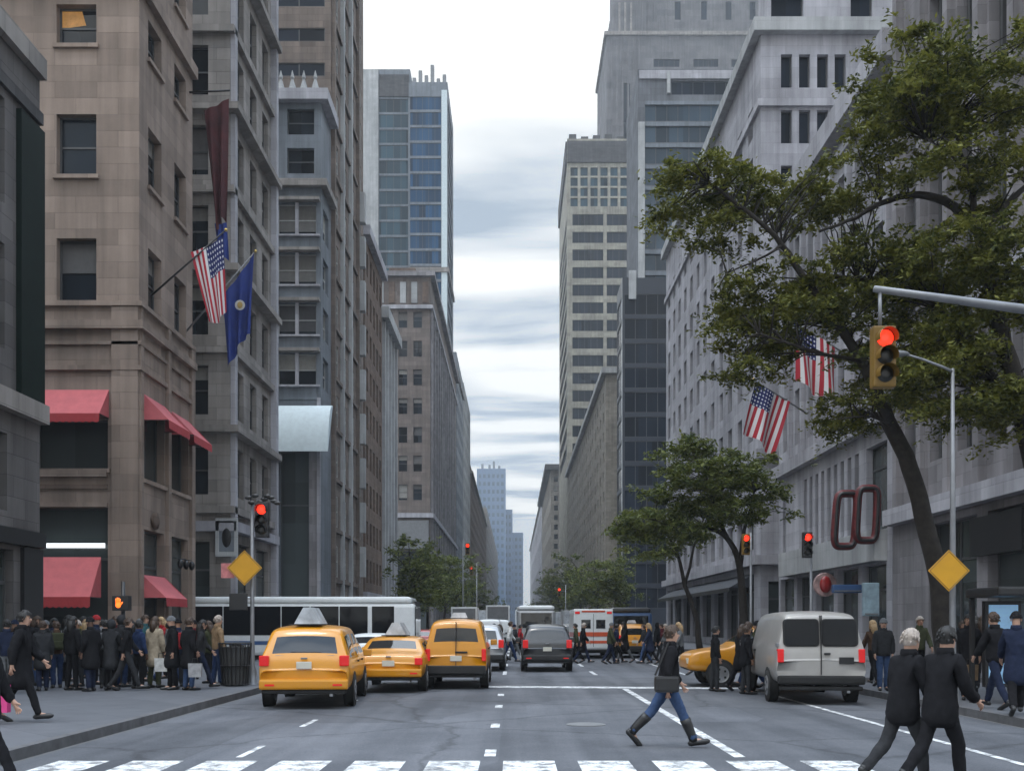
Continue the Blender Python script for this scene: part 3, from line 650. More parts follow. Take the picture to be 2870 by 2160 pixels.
rtr = [('w', 0, 0, hR - .1, hR + .75, .55, 'cornice', S_WHITE), ('w', 0, 0, bz(190) - 1.25, bz(190) - .75, .22, 'moulding', S_PALE), ('w', 0, 0, 5.6, 6.2, .5, 'cornice', S_PALE), ('w', 0, 0, bz(1000) + .3, bz(1000) + .9, .35, 'cornice', S_PALE)]
tR2 = building('pale_corner_building', 'pale stone corner building with rows of narrow dark windows behind the traffic lights', 1, XR, d, 107, hR, 34, S_PALE, rf, rs, .35, rtr)
q = MB(); ops = [(fx(1670, d) - XR - .5, fx(1740, d) - XR - .5, bz(57), bz(-20), 'navy'), (fx(1843, d) - XR - .5, fx(1890, d) - XR - .5, bz(57), bz(-20), 'navy'), (fx(2000, d) - XR - .5, fx(2060, d) - XR - .5, bz(57), bz(-20), 'navy')]
up = node('upper_setback', tR2, (.5, .5, 0))
facade(q, (0, 0, 0), (1, 0, 0), (0, -1, 0), 32, hR + 20, ops, .35, hR + .01); UD = 2.2
q.quad((0, 0, hR + .01), (0, UD, hR + .01), (0, UD, hR + 20), (0, 0, hR + 20)); q.quad((0, 0, hR + 20), (32, 0, hR + 20), (32, UD, hR + 20), (0, UD, hR + 20)); q.quad((0, UD, hR), (32, UD, hR), (32, UD, hR + 20), (0, UD, hR + 20))
wl = q.build('upper_wall', S_PALE, up)
for o in ops: obj('window', window_mesh('navy', o[1] - o[0], o[3] - o[2], 0), up, ((o[0] + o[1]) / 2, .35, o[2]), 0)
# dark glass tower
hN = fz(600, 150)
nf = [(.25, 8.5, 4 + 3.6 * j, 7 + 3.6 * j, 'navy') for j in range(13)]
tN = building('dark_glass_building', 'slim dark navy glass building below the banded glass tower', 1, XR, 150, 158, hN, 9, plain('navy_panel', (.022, .027, .038), .35), nf, [(.25, 7.7, o[2], o[3], 'navy') for o in nf], .12, [('s', .02, .25, .2, hN, .12, 'white_fin', S_WHITE), ('f', .9, 2.0, hN - 3.2, hN + 1.0, .3, 'white_fin', S_WHITE)])
# banded glass tower
d = 160.5
bz = lambda y: fz(y, d)
h4 = bz(150); x4 = fx(1378, d)
f4 = [(fx(1450, d) - x4, fx(1640, d) - x4, bz(205), bz(176), 'navy')]
for j in range(19): f4.append((1.1, fx(1680, d) - x4, bz(262 + 46 * j), bz(226 + 46 * j), 'band'))
tr = [('f', .02, 1.0, bz(640), bz(268), .7, 'white_fin', S_WHITE), ('f', 0.2, 24, bz(172), bz(154), .3, 'pale_band', S_PALE), ('f', fx(1440, d) - x4, fx(1447, d) - x4, bz(205), bz(158), .6, 'white_fin', S_WHITE)]
tr += [('f', 1.1, 24, bz(226 + 46 * j + 1), bz(226 + 46 * j - 7), .1, 'spandrel', S_SLATE) for j in range(10)]
S_DG = stone('dim_grey_panel', (.22, .23, .25), 2, 1)
building('banded_glass_tower', 'grey blue glass tower with horizontal bands and a bright white fin on its left edge', 1, x4, d, d + 16, h4, 26, S_DG, f4, (), .25, tr)
# stone building along the avenue with few windows
h7 = fz(790, 159)
building('long_tan_building', 'long tan stone building beyond the dark navy glass building on the right', 1, XR, 159 + 18, 303, fz(800, 177), 30, S_TAN, (), grid(2, 124, 20, 12, fz(800, 177) - 2, 9, .36, .5) + grid(2, 124, 14, .4, 8, 1, .7, .9, 'shop'), .35,
    [('w', 0, 0, fz(800, 177) - .6, fz(800, 177) + .4, .8, 'cornice', S_WHITE), ('w', 0, 0, 9.5, 10.3, .6, 'cornice', S_PALE)])
# tower with horizontal window bands
d = 306.0
bz = lambda y: fz(y, d)
h6 = bz(300); 
f6 = []
for j in range(14): f6 += [(1.6 + 10.3 * k, 10.9 + 10.3 * k, bz(487 + 38 * j), bz(463 + 38 * j), 'navy') for k in range(2)]
for j in range(4):
    for k in range(8): f6.append((1.0 + 3 * k, 3.2 + 3 * k, bz(380 + 22 * j), bz(362 + 22 * j), 'blue'))
t6 = building('banded_tower', 'pale tower with dark horizontal window bands and a lattice of panes near its top', 1, XR, d, 358, h6, 26, S_CREAM, f6, [(3, 49, o[2], o[3], 'navy') for o in f6[:28:2]], .4,
    [('f', .1, 25.8, bz(352), bz(306), .5, 'louvre_panel', S_DARK), ('s', .1, 51, bz(352), bz(306), .5, 'louvre_panel', S_DARK)])
for k in range(7): q = MB(); q.box(.6 + 3.6 * k, 2.8 + 3.6 * k, .5, 3.5, h6, h6 + (1.6, .9, 1.3)[k % 3]); q.build('roof_plant', S_DARK, t6)
S_TOWER = stone('dim_tower_stone', (.235, .225, .23), 4, 2.2, .8)
# huge stone tower behind
d = 366.0
bz = lambda y: fz(y, d)
x5 = fx(1310, d); h5 = bz(305)
f5 = []
t5 = building('setback_tower', 'huge warm grey stone tower with stepped sides rising out of the top of the view', 1, x5, d, d + 40, bz(70), 62, S_TOWER, [(6 + 7.5 * k, 8.6 + 7.5 * k, 30 + 0, bz(180), 'navy') for k in range(1)] + [(fx(x, d) - x5, fx(x2, d) - x5, bz(145), bz(128), 'navy') for x, x2 in ((1412, 1468), (1498, 1552), (1580, 1630))], [(2 + 5 * k, 4.5 + 5 * k, 12 + 8 * j, 17 + 8 * j, 'navy') for k in range(7) for j in range(12)], .6, [('w', 0, 0, bz(78), bz(70), .8, 'cornice', S_GREY)] + [('f', 1.5 + 2.0 * k, 2.1 + 2.0 * k, 20, bz(84), .5, 'rib', S_TOWER) for k in range(6)])
for j, (xa, ya, yb) in enumerate(((1324, 70, 0), (1338, 0, -160))):
    st = node('upper_stage', t5); q = MB()
    u0 = fx(xa, d) - x5; ops = [(fx(x, d) - x5 - u0, fx(x + 13, d) - x5 - u0, bz(42) if j == 0 else bz(-60), bz(2) if j == 0 else bz(-4), 'navy') for x in (1458, 1515, 1568, 1620, 1670)]
    st.location = (u0, .4 * (j + 1), 0); H0 = bz(ya) + .01; H1 = bz(yb)
    facade(q, (0, 0, 0), (1, 0, 0), (0, -1, 0), 58, H1, ops, .5, H0); q.quad((0, 0, H0), (0, 36, H0), (0, 36, H1), (0, 0, H1)); q.quad((0, 0, H1), (58, 0, H1), (58, 36, H1), (0, 36, H1))
    q.build('upper_wall', S_TOWER, st)
    for kk in range(9): rb = MB(); rb.box(2 + 2.1 * kk, 2.7 + 2.1 * kk, -.5, -.01, H0, H1 - 1); rb.build('rib', S_GREY if kk < 3 else S_TOWER, st)
    for o in ops: obj('window', window_mesh('navy', o[1] - o[0], o[3] - o[2], 0), st, ((o[0] + o[1]) / 2, .5, o[2]), 0)
# far right
h8 = fz(1004, 440)
building('corniced_building', 'distant stone building with a dark jutting cornice right of the gap of sky', 1, XR, 440, 580, h8, 25, S_TAN, grid(.5, 24, 7, 8, h8 - 4, 14, .5, .55), grid(2, 138, 20, 8, h8 - 4, 5, .5, .55), .4, [('w', 0, 0, h8 - 2.2, h8, 2.6, 'cornice', S_DARK)])
building('far_tan_building', 'farthest tan building on the right of the avenue beside the hazy towers', 1, XR, 600, 1000, fz(1078, 600), 25, S_PALE, grid(.5, 24, 7, 8, 70, 10, .5, .55), grid(4, 390, 20, 8, 70, 4, .5, .55), .4, [('w', 0, 0, 72, 73, 1.0, 'cornice', S_TAN)])
def W(x, y, d): return Vector((fx(x, d), d, fz(y, d)))
# ------------------------------------------------------------------ trees
def leaves(mb, c, r, n, size, rr):
    """a spray: thin drooping sprigs with small leaves along them"""
    k = 9; c = Vector(c)
    for _ in range(k):
        a = rr.uniform(0, 6.283); ln = rr.uniform(.5, 1.35); d = Vector((math.cos(a) * r[0] * ln, math.sin(a) * r[1] * ln, rr.gauss(.05, .55) * r[2]))
        for _ in range(max(1, n // k)):
            t = rr.random() ** .8
            p = c + d * t + Vector((rr.gauss(0, .12) * r[0], rr.gauss(0, .12) * r[1], rr.gauss(0, .16) * r[2] - .35 * r[2] * t * t))
            u = Vector((rr.gauss(0, 1), rr.gauss(0, 1), rr.gauss(0, .5))).normalized()
            v = u.cross(Vector((rr.gauss(0, .7), rr.gauss(0, .7), 1))).normalized()
            s = size * rr.uniform(.6, 1.35); u *= s; v *= s * .40
            mb.add([p - u, p + v, p + u, p - v], [(0, 1, 2, 3)])
def limb(tm, pts, r0, r1, n=9, jit=.0, rr=random):
    pts = [Vector(p) for p in pts]; out = []
    for i in range(len(pts) - 1):
        p0 = pts[max(i - 1, 0)]; p1 = pts[i]; p2 = pts[i + 1]; p3 = pts[min(i + 2, len(pts) - 1)]
        for k in range(4):
            t = k / 4; out.append(.5 * ((2 * p1) + (p2 - p0) * t + (2 * p0 - 5 * p1 + 4 * p2 - p3) * t * t + (3 * p1 - p0 - 3 * p2 + p3) * t ** 3) + Vector((rr.uniform(-jit, jit), rr.uniform(-jit, jit), 0)))
    out.append(pts[-1]); m = len(out)
    tm.tube(out, [r0 + (r1 - r0) * (i / (m - 1)) ** .8 for i in range(m)], n)
    return out
def big_tree(name, label, base, limbs, ell, leafsize, clumpr, per, seed, mat, group=None):
    """limbs: [(points, r0, r1)]; ell: (centre, radii, number of clumps)"""
    rr = random.Random(seed); t = thing(name, label, 'tree', base, 0, group); base = Vector(base)
    tm = MB(); pts = []
    for p, r0, r1 in limbs: pts += limb(tm, [q - base for q in p], r0, r1, 9, .03, rr)
    lm = MB()
    for c, r, n in ell:
        c = Vector(c) - base
        for _ in range(n):
            while True:
                p = Vector((rr.uniform(-1, 1), rr.uniform(-1, 1), rr.uniform(-1, 1)))
                if p.length < 1: break
            q = c + Vector((p.x * r[0], p.y * r[1], p.z * r[2]))
            s = min(pts, key=lambda v: (v - q).length + max(0, v.z - q.z) * .6)
            mid = (s + q) / 2 + Vector((rr.uniform(-.2, .2), rr.uniform(-.2, .2), .22))
            tm.tube([s, mid, q], [.026, .017, .006], 4)
            k = rr.uniform(.6, 1.25)
            leaves(lm, q, (clumpr * k * 1.15, clumpr * k * 1.15, clumpr * k * .62), int(per * k), leafsize, rr)
    tm.build('trunk', M_BARK, t, True); lm.build('crown', mat, t)
    return t
D_ = 25.0
def E(x, y, rx, ry, n, d=D_, dep=2.2): s = F / d; return (W(x, y, d), (rx / s, dep, ry / s), n)
P_ = lambda *a: [W(x, y, d) for x, y, d in a]
b1 = W(2046, 1506, 25); b1.z = .1
big_tree('honey_locust', 'big honey locust with a leaning dark trunk beside the yellow diamond sign', b1,
    [(P_((2046, 1508, 25), (2034, 1300, 25), (2003, 1150, 25), (1965, 1010, 25), (1925, 920, 25), (1893, 850, 25)), .27, .17), (P_((1893, 850, 25), (1862, 780, 24.8), (1800, 690, 24.6), (1738, 603, 24.5), (1690, 530, 24.3), (1605, 450, 24), (1530, 395, 24)), .16, .03),
     (P_((1738, 603, 24.5), (1800, 598, 24.6), (1905, 606, 25), (1990, 590, 25.5)), .085, .03), (P_((1893, 850, 25), (1905, 760, 25.5), (1960, 690, 26), (2000, 600, 26.5)), .10, .03), (P_((1690, 530, 24.3), (1640, 560, 24), (1570, 590, 24)), .04, .015), (P_((1862, 780, 24.8), (1760, 760, 24), (1640, 720, 23.5)), .06, .02), (P_((1925, 920, 25), (1880, 900, 24), (1810, 905, 23.5)), .04, .015)],
    [E(1515, 415, 105, 45, 22), E(1440, 430, 55, 22, 6), E(1745, 425, 130, 45, 26), E(1660, 640, 160, 45, 26), E(1880, 590, 160, 55, 34), E(1620, 720, 90, 55, 16), E(1700, 770, 50, 40, 5), E(1860, 730, 50, 30, 6), E(1580, 800, 55, 25, 5), E(1850, 880, 90, 50, 16), E(1960, 800, 110, 80, 24), E(1560, 510, 80, 30, 6), E(1700, 690, 130, 40, 16), E(1590, 405, 80, 35, 12), E(1850, 440, 60, 40, 8), E(1760, 640, 150, 35, 16), E(1930, 650, 100, 50, 16)],
    .068, .50, 230, 3, M_LEAF, 'street trees in the foreground')
b2 = W(2300, 1548, 23); b2.z = .1
big_tree('honey_locust', 'tall honey locust at the right edge with arching dark limbs over the ribbed building', b2,
    [(P_((2300, 1545, 23), (2275, 1250, 23), (2225, 950, 23), (2178, 780, 23), (2150, 640, 23), (2118, 505, 23)), .30, .15), (P_((2225, 950, 23), (2150, 820, 23.3), (2085, 720, 23.4), (2035, 670, 23.5)), .13, .05), (P_((2118, 505, 23), (2060, 445, 23.3), (1985, 420, 23.5), (1905, 438, 23.8), (1850, 470, 24), (1770, 500, 24)), .13, .03),
     (P_((2118, 505, 23), (2100, 430, 23), (2075, 320, 23), (2050, 200, 23)), .10, .03), (P_((2125, 500, 23), (2185, 430, 23), (2250, 380, 23)), .10, .05), (P_((2100, 430, 23), (2065, 345, 22.8), (2000, 300, 22.5)), .05, .02)],
    [E(1990, 215, 110, 80, 24, 23), E(2130, 180, 110, 90, 26, 23), E(2170, 330, 80, 60, 16, 23), E(2080, 560, 160, 55, 30, 23), E(2120, 700, 120, 90, 26, 23), E(2070, 850, 150, 90, 34, 23), E(2180, 880, 70, 100, 18, 23), E(1900, 300, 60, 35, 5, 23), E(2000, 400, 90, 40, 8, 23), E(1890, 170, 50, 25, 4, 23), E(2240, 600, 80, 90, 14, 23), E(1960, 150, 90, 60, 14, 23), E(1930, 250, 70, 50, 12, 23), E(2060, 250, 110, 80, 20, 23), E(2130, 620, 110, 60, 18, 23), E(2000, 780, 120, 70, 20, 23), E(1990, 620, 120, 60, 16, 23), E(2150, 420, 80, 50, 10, 23)],
    .068, .50, 230, 5, M_LEAF, 'street trees in the foreground')
b3 = W(1607, 1425, 47); b3.z = .1
big_tree('street_tree', 'spreading leafy street tree whose trunk stands left of the grey van', b3,
    [(P_((1607, 1427, 47), (1604, 1300, 47), (1598, 1220, 47), (1570, 1160, 47), (1520, 1138, 47), (1460, 1140, 47)), .24, .06), (P_((1598, 1220, 47), (1610, 1140, 47), (1630, 1060, 47)), .14, .04), (P_((1570, 1160, 47), (1540, 1080, 47), (1520, 1010, 47)), .12, .04), (P_((1460, 1140, 47), (1400, 1120, 47), (1340, 1130, 47)), .06, .02)],
    [E(1395, 1128, 75, 26, 20, 47, 2.5), E(1500, 1045, 120, 60, 46, 47, 3), E(1600, 1020, 80, 45, 26, 47, 3), E(1560, 1100, 110, 40, 30, 47, 3), E(1350, 1145, 40, 16, 8, 47, 2), E(1480, 975, 70, 28, 14, 47, 2), E(1660, 1090, 60, 40, 10, 47, 2), E(1450, 1150, 90, 25, 16, 47, 2)],
    .11, .66, 170, 8, M_LEAFD)
b4 = W(1505, 1400, 58); b4.z = .1
big_tree('street_tree', 'thinner leaning street tree standing behind the spreading one on the right pavement', b4,
    [(P_((1512, 1402, 58), (1503, 1330, 58), (1480, 1265, 58), (1465, 1200, 58), (1440, 1150, 58)), .2, .06), (P_((1480, 1265, 58), (1500, 1180, 58), (1520, 1120, 58)), .1, .04)],
    [E(1440, 1150, 80, 45, 24, 58, 3), E(1400, 1190, 60, 25, 12, 58, 3), E(1510, 1120, 60, 50, 16, 58, 3)], .12, .64, 120, 9, M_LEAFD)
def make_row_tree(seed, mat):
    rr = random.Random(seed); tm, lm = MB(), MB(); tips = []
    tr = limb(tm, [(0, 0, 0), (.05, .05, 2), (-.1, 0, 3.6), (.1, .1, 5.2), (0, 0, 8)], .2, .05, 8, .03, rr)
    for k in range(11):
        s = tr[rr.randint(7, len(tr) - 2)]; a = rr.uniform(0, 6.28); l = rr.uniform(2, 3.6)
        e = s + Vector((math.cos(a) * l, math.sin(a) * l, rr.uniform(.8, 3.0)))
        tips += limb(tm, [s, (s + e) / 2 + Vector((0, 0, .3)), e], .07, .02, 5, .03, rr)
    for k in range(62):
        s = rr.choice(tips); q = s + Vector((rr.gauss(0, .7), rr.gauss(0, .7), rr.gauss(.2, .6))); k2 = rr.uniform(.7, 1.3)
        leaves(lm, q, (.9 * k2, .9 * k2, .6 * k2), int(75 * k2), .2, rr)
    return tm.mesh('trunk', M_BARK, True), lm.mesh('crown', mat)
RT = [make_row_tree(s, M_LEAFD) for s in (21, 22, 23)]
def row_tree(X, d, sc_, k, label):
    t = thing('street_tree', label, 'tree', (X, d, .1), k * 1.7, 'street trees down the avenue'); t.scale = (sc_,) * 3
    obj('trunk', RT[k % 3][0], t); obj('crown', RT[k % 3][1], t)
for i, (x, d, s_) in enumerate(((885, 88, .9), (925, 104, 1.05), (960, 125, 1.1), (985, 155, 1.2), (1010, 190, 1.25), (1028, 235, 1.25))):
    row_tree(fx(x, d), d, s_, i, ('nearest', 'second nearest', 'third nearest', 'third farthest', 'second farthest', 'farthest')[i] + ' round dark green tree of the row along the left pavement')
for i, (x, d, s_) in enumerate(((1330, 112, .95), (1290, 134, 1.1), (1255, 160, 1.25), (1232, 190, 1.3), (1208, 232, 1.4), (1188, 290, 1.45))):
    row_tree(fx(x, d), d, s_, i + 1, ('nearest', 'second nearest', 'third nearest', 'third farthest', 'second farthest', 'farthest')[i] + ' round green tree of the row along the right pavement')

# ------------------------------------------------------------------ signals, poles, signs
def signal_head(parent, c, s=1.0, hou=M_SIGHOU, name='signal_head', lit=0):
    """three round lenses with visors facing the camera; c = centre of the top lens"""
    h = node(name, parent, c); q = MB(); q.box(-.18 * s, .18 * s, 0, .2 * s, -.76 * s, .2 * s)
    me = q.mesh('housing', hou); shade_bevel(me, .03 * s); obj('housing', me, h)
    for k in range(3):
        z = -.28 * s * k
        l = MB(); l.lathe([(.13 * s, 0), (.11 * s, -.03 * s), (.05 * s, -.045 * s)], (0, -.002, z), 'Y', 20); l.build('red_lens' if k == lit else 'dark_lens', M_RED if k == lit else M_LENS, h, True)
        v = MB(); n = 14; vs = []
        for i in range(n + 1):
            a = math.pi * (-.12 + 1.24 * i / n)
            for y in (0, -.2 * s): vs.append((.145 * s * math.cos(a), y, z + .145 * s * math.sin(a) - (.0 if y == 0 else .015)))
        v.add(vs, [(2 * i, 2 * i + 1, 2 * i + 3, 2 * i + 2) for i in range(n)]); v.build('visor', hou, h, True)
    return h
t = thing('traffic_light', 'large traffic light showing red under a steel mast arm before the big tree', 'traffic light', (9.4, 12.9, 0))
o = Vector((9.4, 12.9, 0))
a0 = W(1888, 624, 12.9) - o; a1 = W(2212, 668, 12.9) - o; a2 = Vector((0, 0, a1.z - .28))
q = MB(); q.tube([a0, a0 + (a1 - a0) * .5, a1, a2], [.042, .052, .062, .08], 12); q.build('mast_arm', M_STEEL, t, True)
q = MB(); q.lathe([(.16, .0), (.16, .3), (.11, .5), (.10, 3), (.085, a2.z + .25)], (0, 0, .14), 'Z', 16); q.build('pole', M_STEEL, t, True)
q = MB(); hc = W(1912, 730, 12.72) - o; q.tube([(hc.x, 0, a0.z - .0), (hc.x, 0, hc.z + .15)], .025, 8); q.build('hanger', M_STEEL, t, True)
signal_head(t, hc, .8)
def pole_signal(x, d, ytop, head, hou, label, s=1.0, ground=.14, r=.06, hands=None):
    X = fx(x, d); t = thing('traffic_light', label, 'traffic light', (X, d, 0), 0, 'traffic lights on poles')
    q = MB(); q.lathe([(r * 2.2, 0), (r * 2.2, .35), (r * 1.3, .5), (r, 1.2), (r * .8, fz(ytop, d) - ground)], (0, 0, ground), 'Z', 12); q.build('pole', M_STEEL, t, True)
    for hx, hy in head:
        c = W(hx, hy, d - .25) - Vector((X, d, 0)); signal_head(t, c, s, hou)
        q = MB(); q.tube([(c.x, .2, c.z - .2), (0, 0, c.z - .2)], .025, 6); q.build('bracket', M_STEEL, t)
    return t
tl = pole_signal(545, 28, 1085, [(565, 1100)], M_BLACK, 'dark traffic light showing red on the pale pole at the left kerb by the bus', 1.0)
pole_signal(1622, 42, 1150, [(1612, 1162)], M_SIGHOU, 'traffic light showing red on a slim pole beside the spreading tree trunk', .9)
pole_signal(1752, 38, 1148, [(1745, 1160)], M_BLACK, 'traffic light showing red on a pole right above the roof of the grey van', 1.0)
pole_signal(1000, 104, 1165, [(1010, 1178)], M_SIGHOU, 'far traffic light glowing orange red before the left row of trees', 1.25)
pole_signal(1030, 150, 1215, [(1018, 1226)], M_SIGHOU, 'farther small traffic light glowing red low above the left traffic', 1.4)
pole_signal(1222, 135, 1262, [(1208, 1273)], M_SIGHOU, 'far traffic light glowing red above the traffic on the right', 1.2)
# pedestrian signal with orange hand
X = fx(266, 27.3); t = thing('pedestrian_signal', 'pedestrian signal showing an orange hand on a post in the left crowd', 'pedestrian signal', (X, 27.3, .14))
q = MB(); q.lathe([(.1, 0), (.06, .3), (.05, 2.8)], (0, 0, 0), 'Z', 12); q.build('pole', M_BLACK, t, True)
c = W(258, 1302, 27) - Vector((X, 27.3, .14)); q = MB(); q.box(c.x - .2, c.x + .24, -.3, -.06, c.z - .2, c.z + .2); me = q.mesh('housing', M_BLACK); shade_bevel(me, .02); obj('housing', me, t)
q = MB(); yy = -.31
q.ell((c.x - .03, yy, c.z - .05), (.075, .01, .08), 12, 6)
for k, (dx, l) in enumerate(((-.055, .1), (-.02, .125), (.015, .12), (.045, .09))): q.tube([(c.x - .03 + dx, yy, c.z), (c.x - .03 + dx * 1.1, yy, c.z + .02 + l)], .014, 6)
q.tube([(c.x + .03, yy, c.z - .05), (c.x + .085, yy, c.z + .03)], .015, 6); q.build('lit_hand', M_HAND, t, True)
# diamond signs
def diamond(x, y, d, half, parent_xy, label, pole=None):
    s = F / d; r = half / s; c = W(x, y, d); t = thing('warning_sign', label, 'road sign', c, 0, 'yellow diamond signs')
    q = MB(); q.add([(0, 0, r), (r, 0, 0), (0, 0, -r), (-r, 0, 0), (0, .012, r), (r, .012, 0), (0, .012, -r), (-r, .012, 0)], [(0, 1, 2, 3), (7, 6, 5, 4), (0, 4, 5, 1), (1, 5, 6, 2), (2, 6, 7, 3), (3, 7, 4, 0)])
    me = q.mesh('sign_face', M_SIGNY); obj('sign_face', me, t)
    q = MB()
    for k in range(4):
        a, b = [(0, 0, r * .92), (r * .92, 0, 0), (0, 0, -r * .92), (-r * .92, 0, 0)][k], [(r * .92, 0, 0), (0, 0, -r * .92), (-r * .92, 0, 0), (0, 0, r * .92)][k]
        q.tube([(a[0], -.002, a[2]), (b[0], -.002, b[2])], r * .012, 4)
    q.build('sign_border', M_BLACK, t)
    return t
X = fx(2058, 21.2); t = thing('lamp_post', 'slim grey lamp post with a thin bent arm standing right of the big trunk', 'lamp post', (X, 21.2, .14))
q = MB(); q.lathe([(.12, 0), (.12, .5), (.07, .8), (.055, 4), (.035, fz(800, 21.2) - .1)], (0, 0, 0), 'Z', 12); q.build('pole', M_STEEL, t, True)
o = Vector((X, 21.2, .14)); q = MB(); q.tube([W(2058, 803, 21.2) - o, W(2035, 792, 21.2) - o, W(1990, 775, 21.2) - o, W(1945, 762, 21.2) - o], [.035, .03, .026, .022], 8); q.build('lamp_arm', M_STEEL, t, True)
q = MB(); c = W(1935, 764, 21.2) - o; q.ell(c, (.3, .12, .07), 12, 6); q.build('lamp_head', M_STEEL, t, True)
diamond(2050, 1232, 20.95, 45, None, 'yellow diamond sign on the lamp post beside the big tree trunk')
diamond(528, 1226, 27.75, 38, None, 'yellow diamond sign below the traffic light at the left kerb')
t = thing('street_sign', 'small pinkish sign plate left of the yellow diamond', 'road sign', W(492, 1232, 27.8))
q = MB(); q.box(-.18, .18, 0, .012, -.2, .2); q.build('sign_plate', plain('pink_sign', (.5, .17, .17), .5, vary=.3, scale=8), t)
q = MB(); q.tube([(.1, .02, .1), (.66, .2, .1)], .015, 6); q.build('bracket', M_STEEL, t)
t = thing('street_sign', 'dark framed notice box hanging under the yellow diamond on the left pole', 'road sign', W(520, 1300, 27.8))
q = MB(); q.box(-.32, .18, 0, .05, -.22, .24); me = q.mesh('sign_plate', M_BLACK); shade_bevel(me, .015); obj('sign_plate', me, t)
q = MB(); q.tube([(.1, .05, .1), (.3, .2, .1)], .015, 6); q.build('bracket', M_STEEL, t)
# litter bin
t = thing('litter_bin', 'black wire litter bin standing against the pale pole at the left kerb', 'litter bin', (fx(508, 27.4), 27.4, .14))
q = MB()
for k in range(20):
    a = 2 * math.pi * k / 20; q.tube([(.32 * math.cos(a), .32 * math.sin(a), .03), (.43 * math.cos(a), .43 * math.sin(a), 1.15)], .014, 4)
for z, r in ((.05, .325), (.55, .375), (1.15, .435)): q.tube([(r * math.cos(2 * math.pi * k / 20), r * math.sin(2 * math.pi * k / 20), z) for k in range(21)], .018, 5, cap=False)
q.build('wire_basket', M_BLACK, t)
q = MB(); q.lathe([(.3, .04), (.4, 1.05), (.37, 1.05)], (0, 0, 0), 'Z', 18); q.build('liner', M_UNDER, t, True)
# shelter with blue panel on the right pavement
X0 = fx(2122, 21); t = thing('bus_shelter', 'dark roofed street shelter with a blue backlit panel at the right edge', 'bus shelter', (X0, 21, .14))
q = MB(); q.box(0, 3.4, -.7, .8, 2.22, 2.42); me = q.mesh('roof', M_BLACK); shade_bevel(me, .05); obj('roof', me, t)
for x in (.08, 3.3): q = MB(); q.box(x - .04, x + .04, .6, .7, 0, 2.215); q.build('post', M_BLACK, t)
q = MB(); q.box(.2, .95, .3, .45, .35, 2.15); q.build('panel_case', M_BLACK, t); q = MB(); q.box(.27, .88, .285, .298, .43, 2.07); q.build('lit_panel', M_KIOSK, t)
q = MB(); q.box(1.05, 3.2, .62, .64, .4, 2.1); q.build('glass_wall', glass('shelter_glass', (.12, .15, .16), .1, (3, 3), .2), t)

# ------------------------------------------------------------------ flags and hanging signs
def cloth(A, B, fly, o, mat, name, parent, uvs=True, amp=.14, taper=.75, nu=28, nv=18, seed=1, waves=2.5):
    """hoist from B (v=0) to A (v=1); the cloth falls along fly and folds towards the camera"""
    rr = random.Random(seed); A, B, fly = Vector(A) - o, Vector(B) - o, Vector(fly); vs = []; uv = []
    nrm = (A - B).cross(fly).normalized(); ph = rr.uniform(0, 6)
    for i in range(nu + 1):
        u = i / nu
        for j in range(nv + 1):
            v = j / nv; c = .5; vv = c + (v - c) * (1 - (1 - taper) * u)
            p = B + (A - B) * vv + fly * (u + .05 * math.sin(v * 5 + ph) * u) + nrm * (amp * (.25 + u) * math.sin(v * waves * 6.28 + ph + u * 1.5)) + Vector((0, 0, -.06 * math.sin(math.pi * v) * (1 - u)))
            vs.append(p); uv.append((u, v))
    q = MB(); q.add(vs, [(i * (nv + 1) + j, i * (nv + 1) + j + 1, (i + 1) * (nv + 1) + j + 1, (i + 1) * (nv + 1) + j) for i in range(nu) for j in range(nv)])
    ob = q.build(name, mat, parent, True); l = ob.data.uv_layers.new(name='uv')
    for lp in ob.data.loops: l.data[lp.index].uv = uv[lp.vertex_index]
    return ob, nrm
def flag(name, label, wall, tip, A, B, fly, mat, **k):
    o = Vector(wall); t = thing(name, label, 'flag', o, 0, 'flags on poles over the pavement'); q = MB(); q.tube([(0, 0, 0), Vector(tip) - o], [.045, .03], 8); q.build('flagpole', k.pop('pm', M_GREY), t, True)
    q = MB(); q.ell(Vector(tip) - o, (.07, .07, .07), 10, 7); q.build('finial', plain('gilt', (.5, .35, .1), .3, .8), t, True)
    return t, cloth(A, B, fly, o, mat, 'cloth', t, **k)
def wv(a, b, d0, d1): return W(*b, d1) - W(*a, d0)
flag('striped_flag', 'large red and white striped flag with starred blue canton on the right', W(1744, 894, 55.5), W(1628, 819, 54.6), W(1634, 822, 54.7), W(1706, 868, 55.2), wv((1668, 845), (1636, 958), 55, 55), M_FLAG, amp=.22, taper=.95, seed=4, pm=M_STEEL, waves=1.6)
flag('striped_flag', 'red and white striped flag half hidden in leaves just left of the near traffic light', W(1835, 770, 48.5), W(1706, 690, 47.6), W(1714, 693, 47.7), W(1805, 748, 48.2), wv((1765, 715), (1768, 840), 48, 48), M_FLAG, amp=.22, taper=.9, seed=6, pm=M_STEEL, waves=1.6)
flag('striped_flag', 'red and white striped flag drooping on a dark pole from the beige corner building', (XL, 39.8, fz(640, 39.8)), W(488, 497, 39.8), W(482, 512, 39.8), W(412, 545, 39.8), wv((447, 530), (470, 690), 39.8, 40.2), M_FLAG, amp=.13, taper=.55, seed=2, waves=2.2, pm=M_BLACK)
t, (cl, nr) = flag('blue_flag', 'plain blue flag with a small pale emblem hanging near the beige corner building', (XL, 44.2, fz(715, 44.2)), W(552, 543, 44.2), W(549, 548, 44.2), W(480, 640, 44.2), wv((515, 595), (517, 755), 44.2, 44.2), M_BLUEF, amp=.16, taper=.72, seed=3)
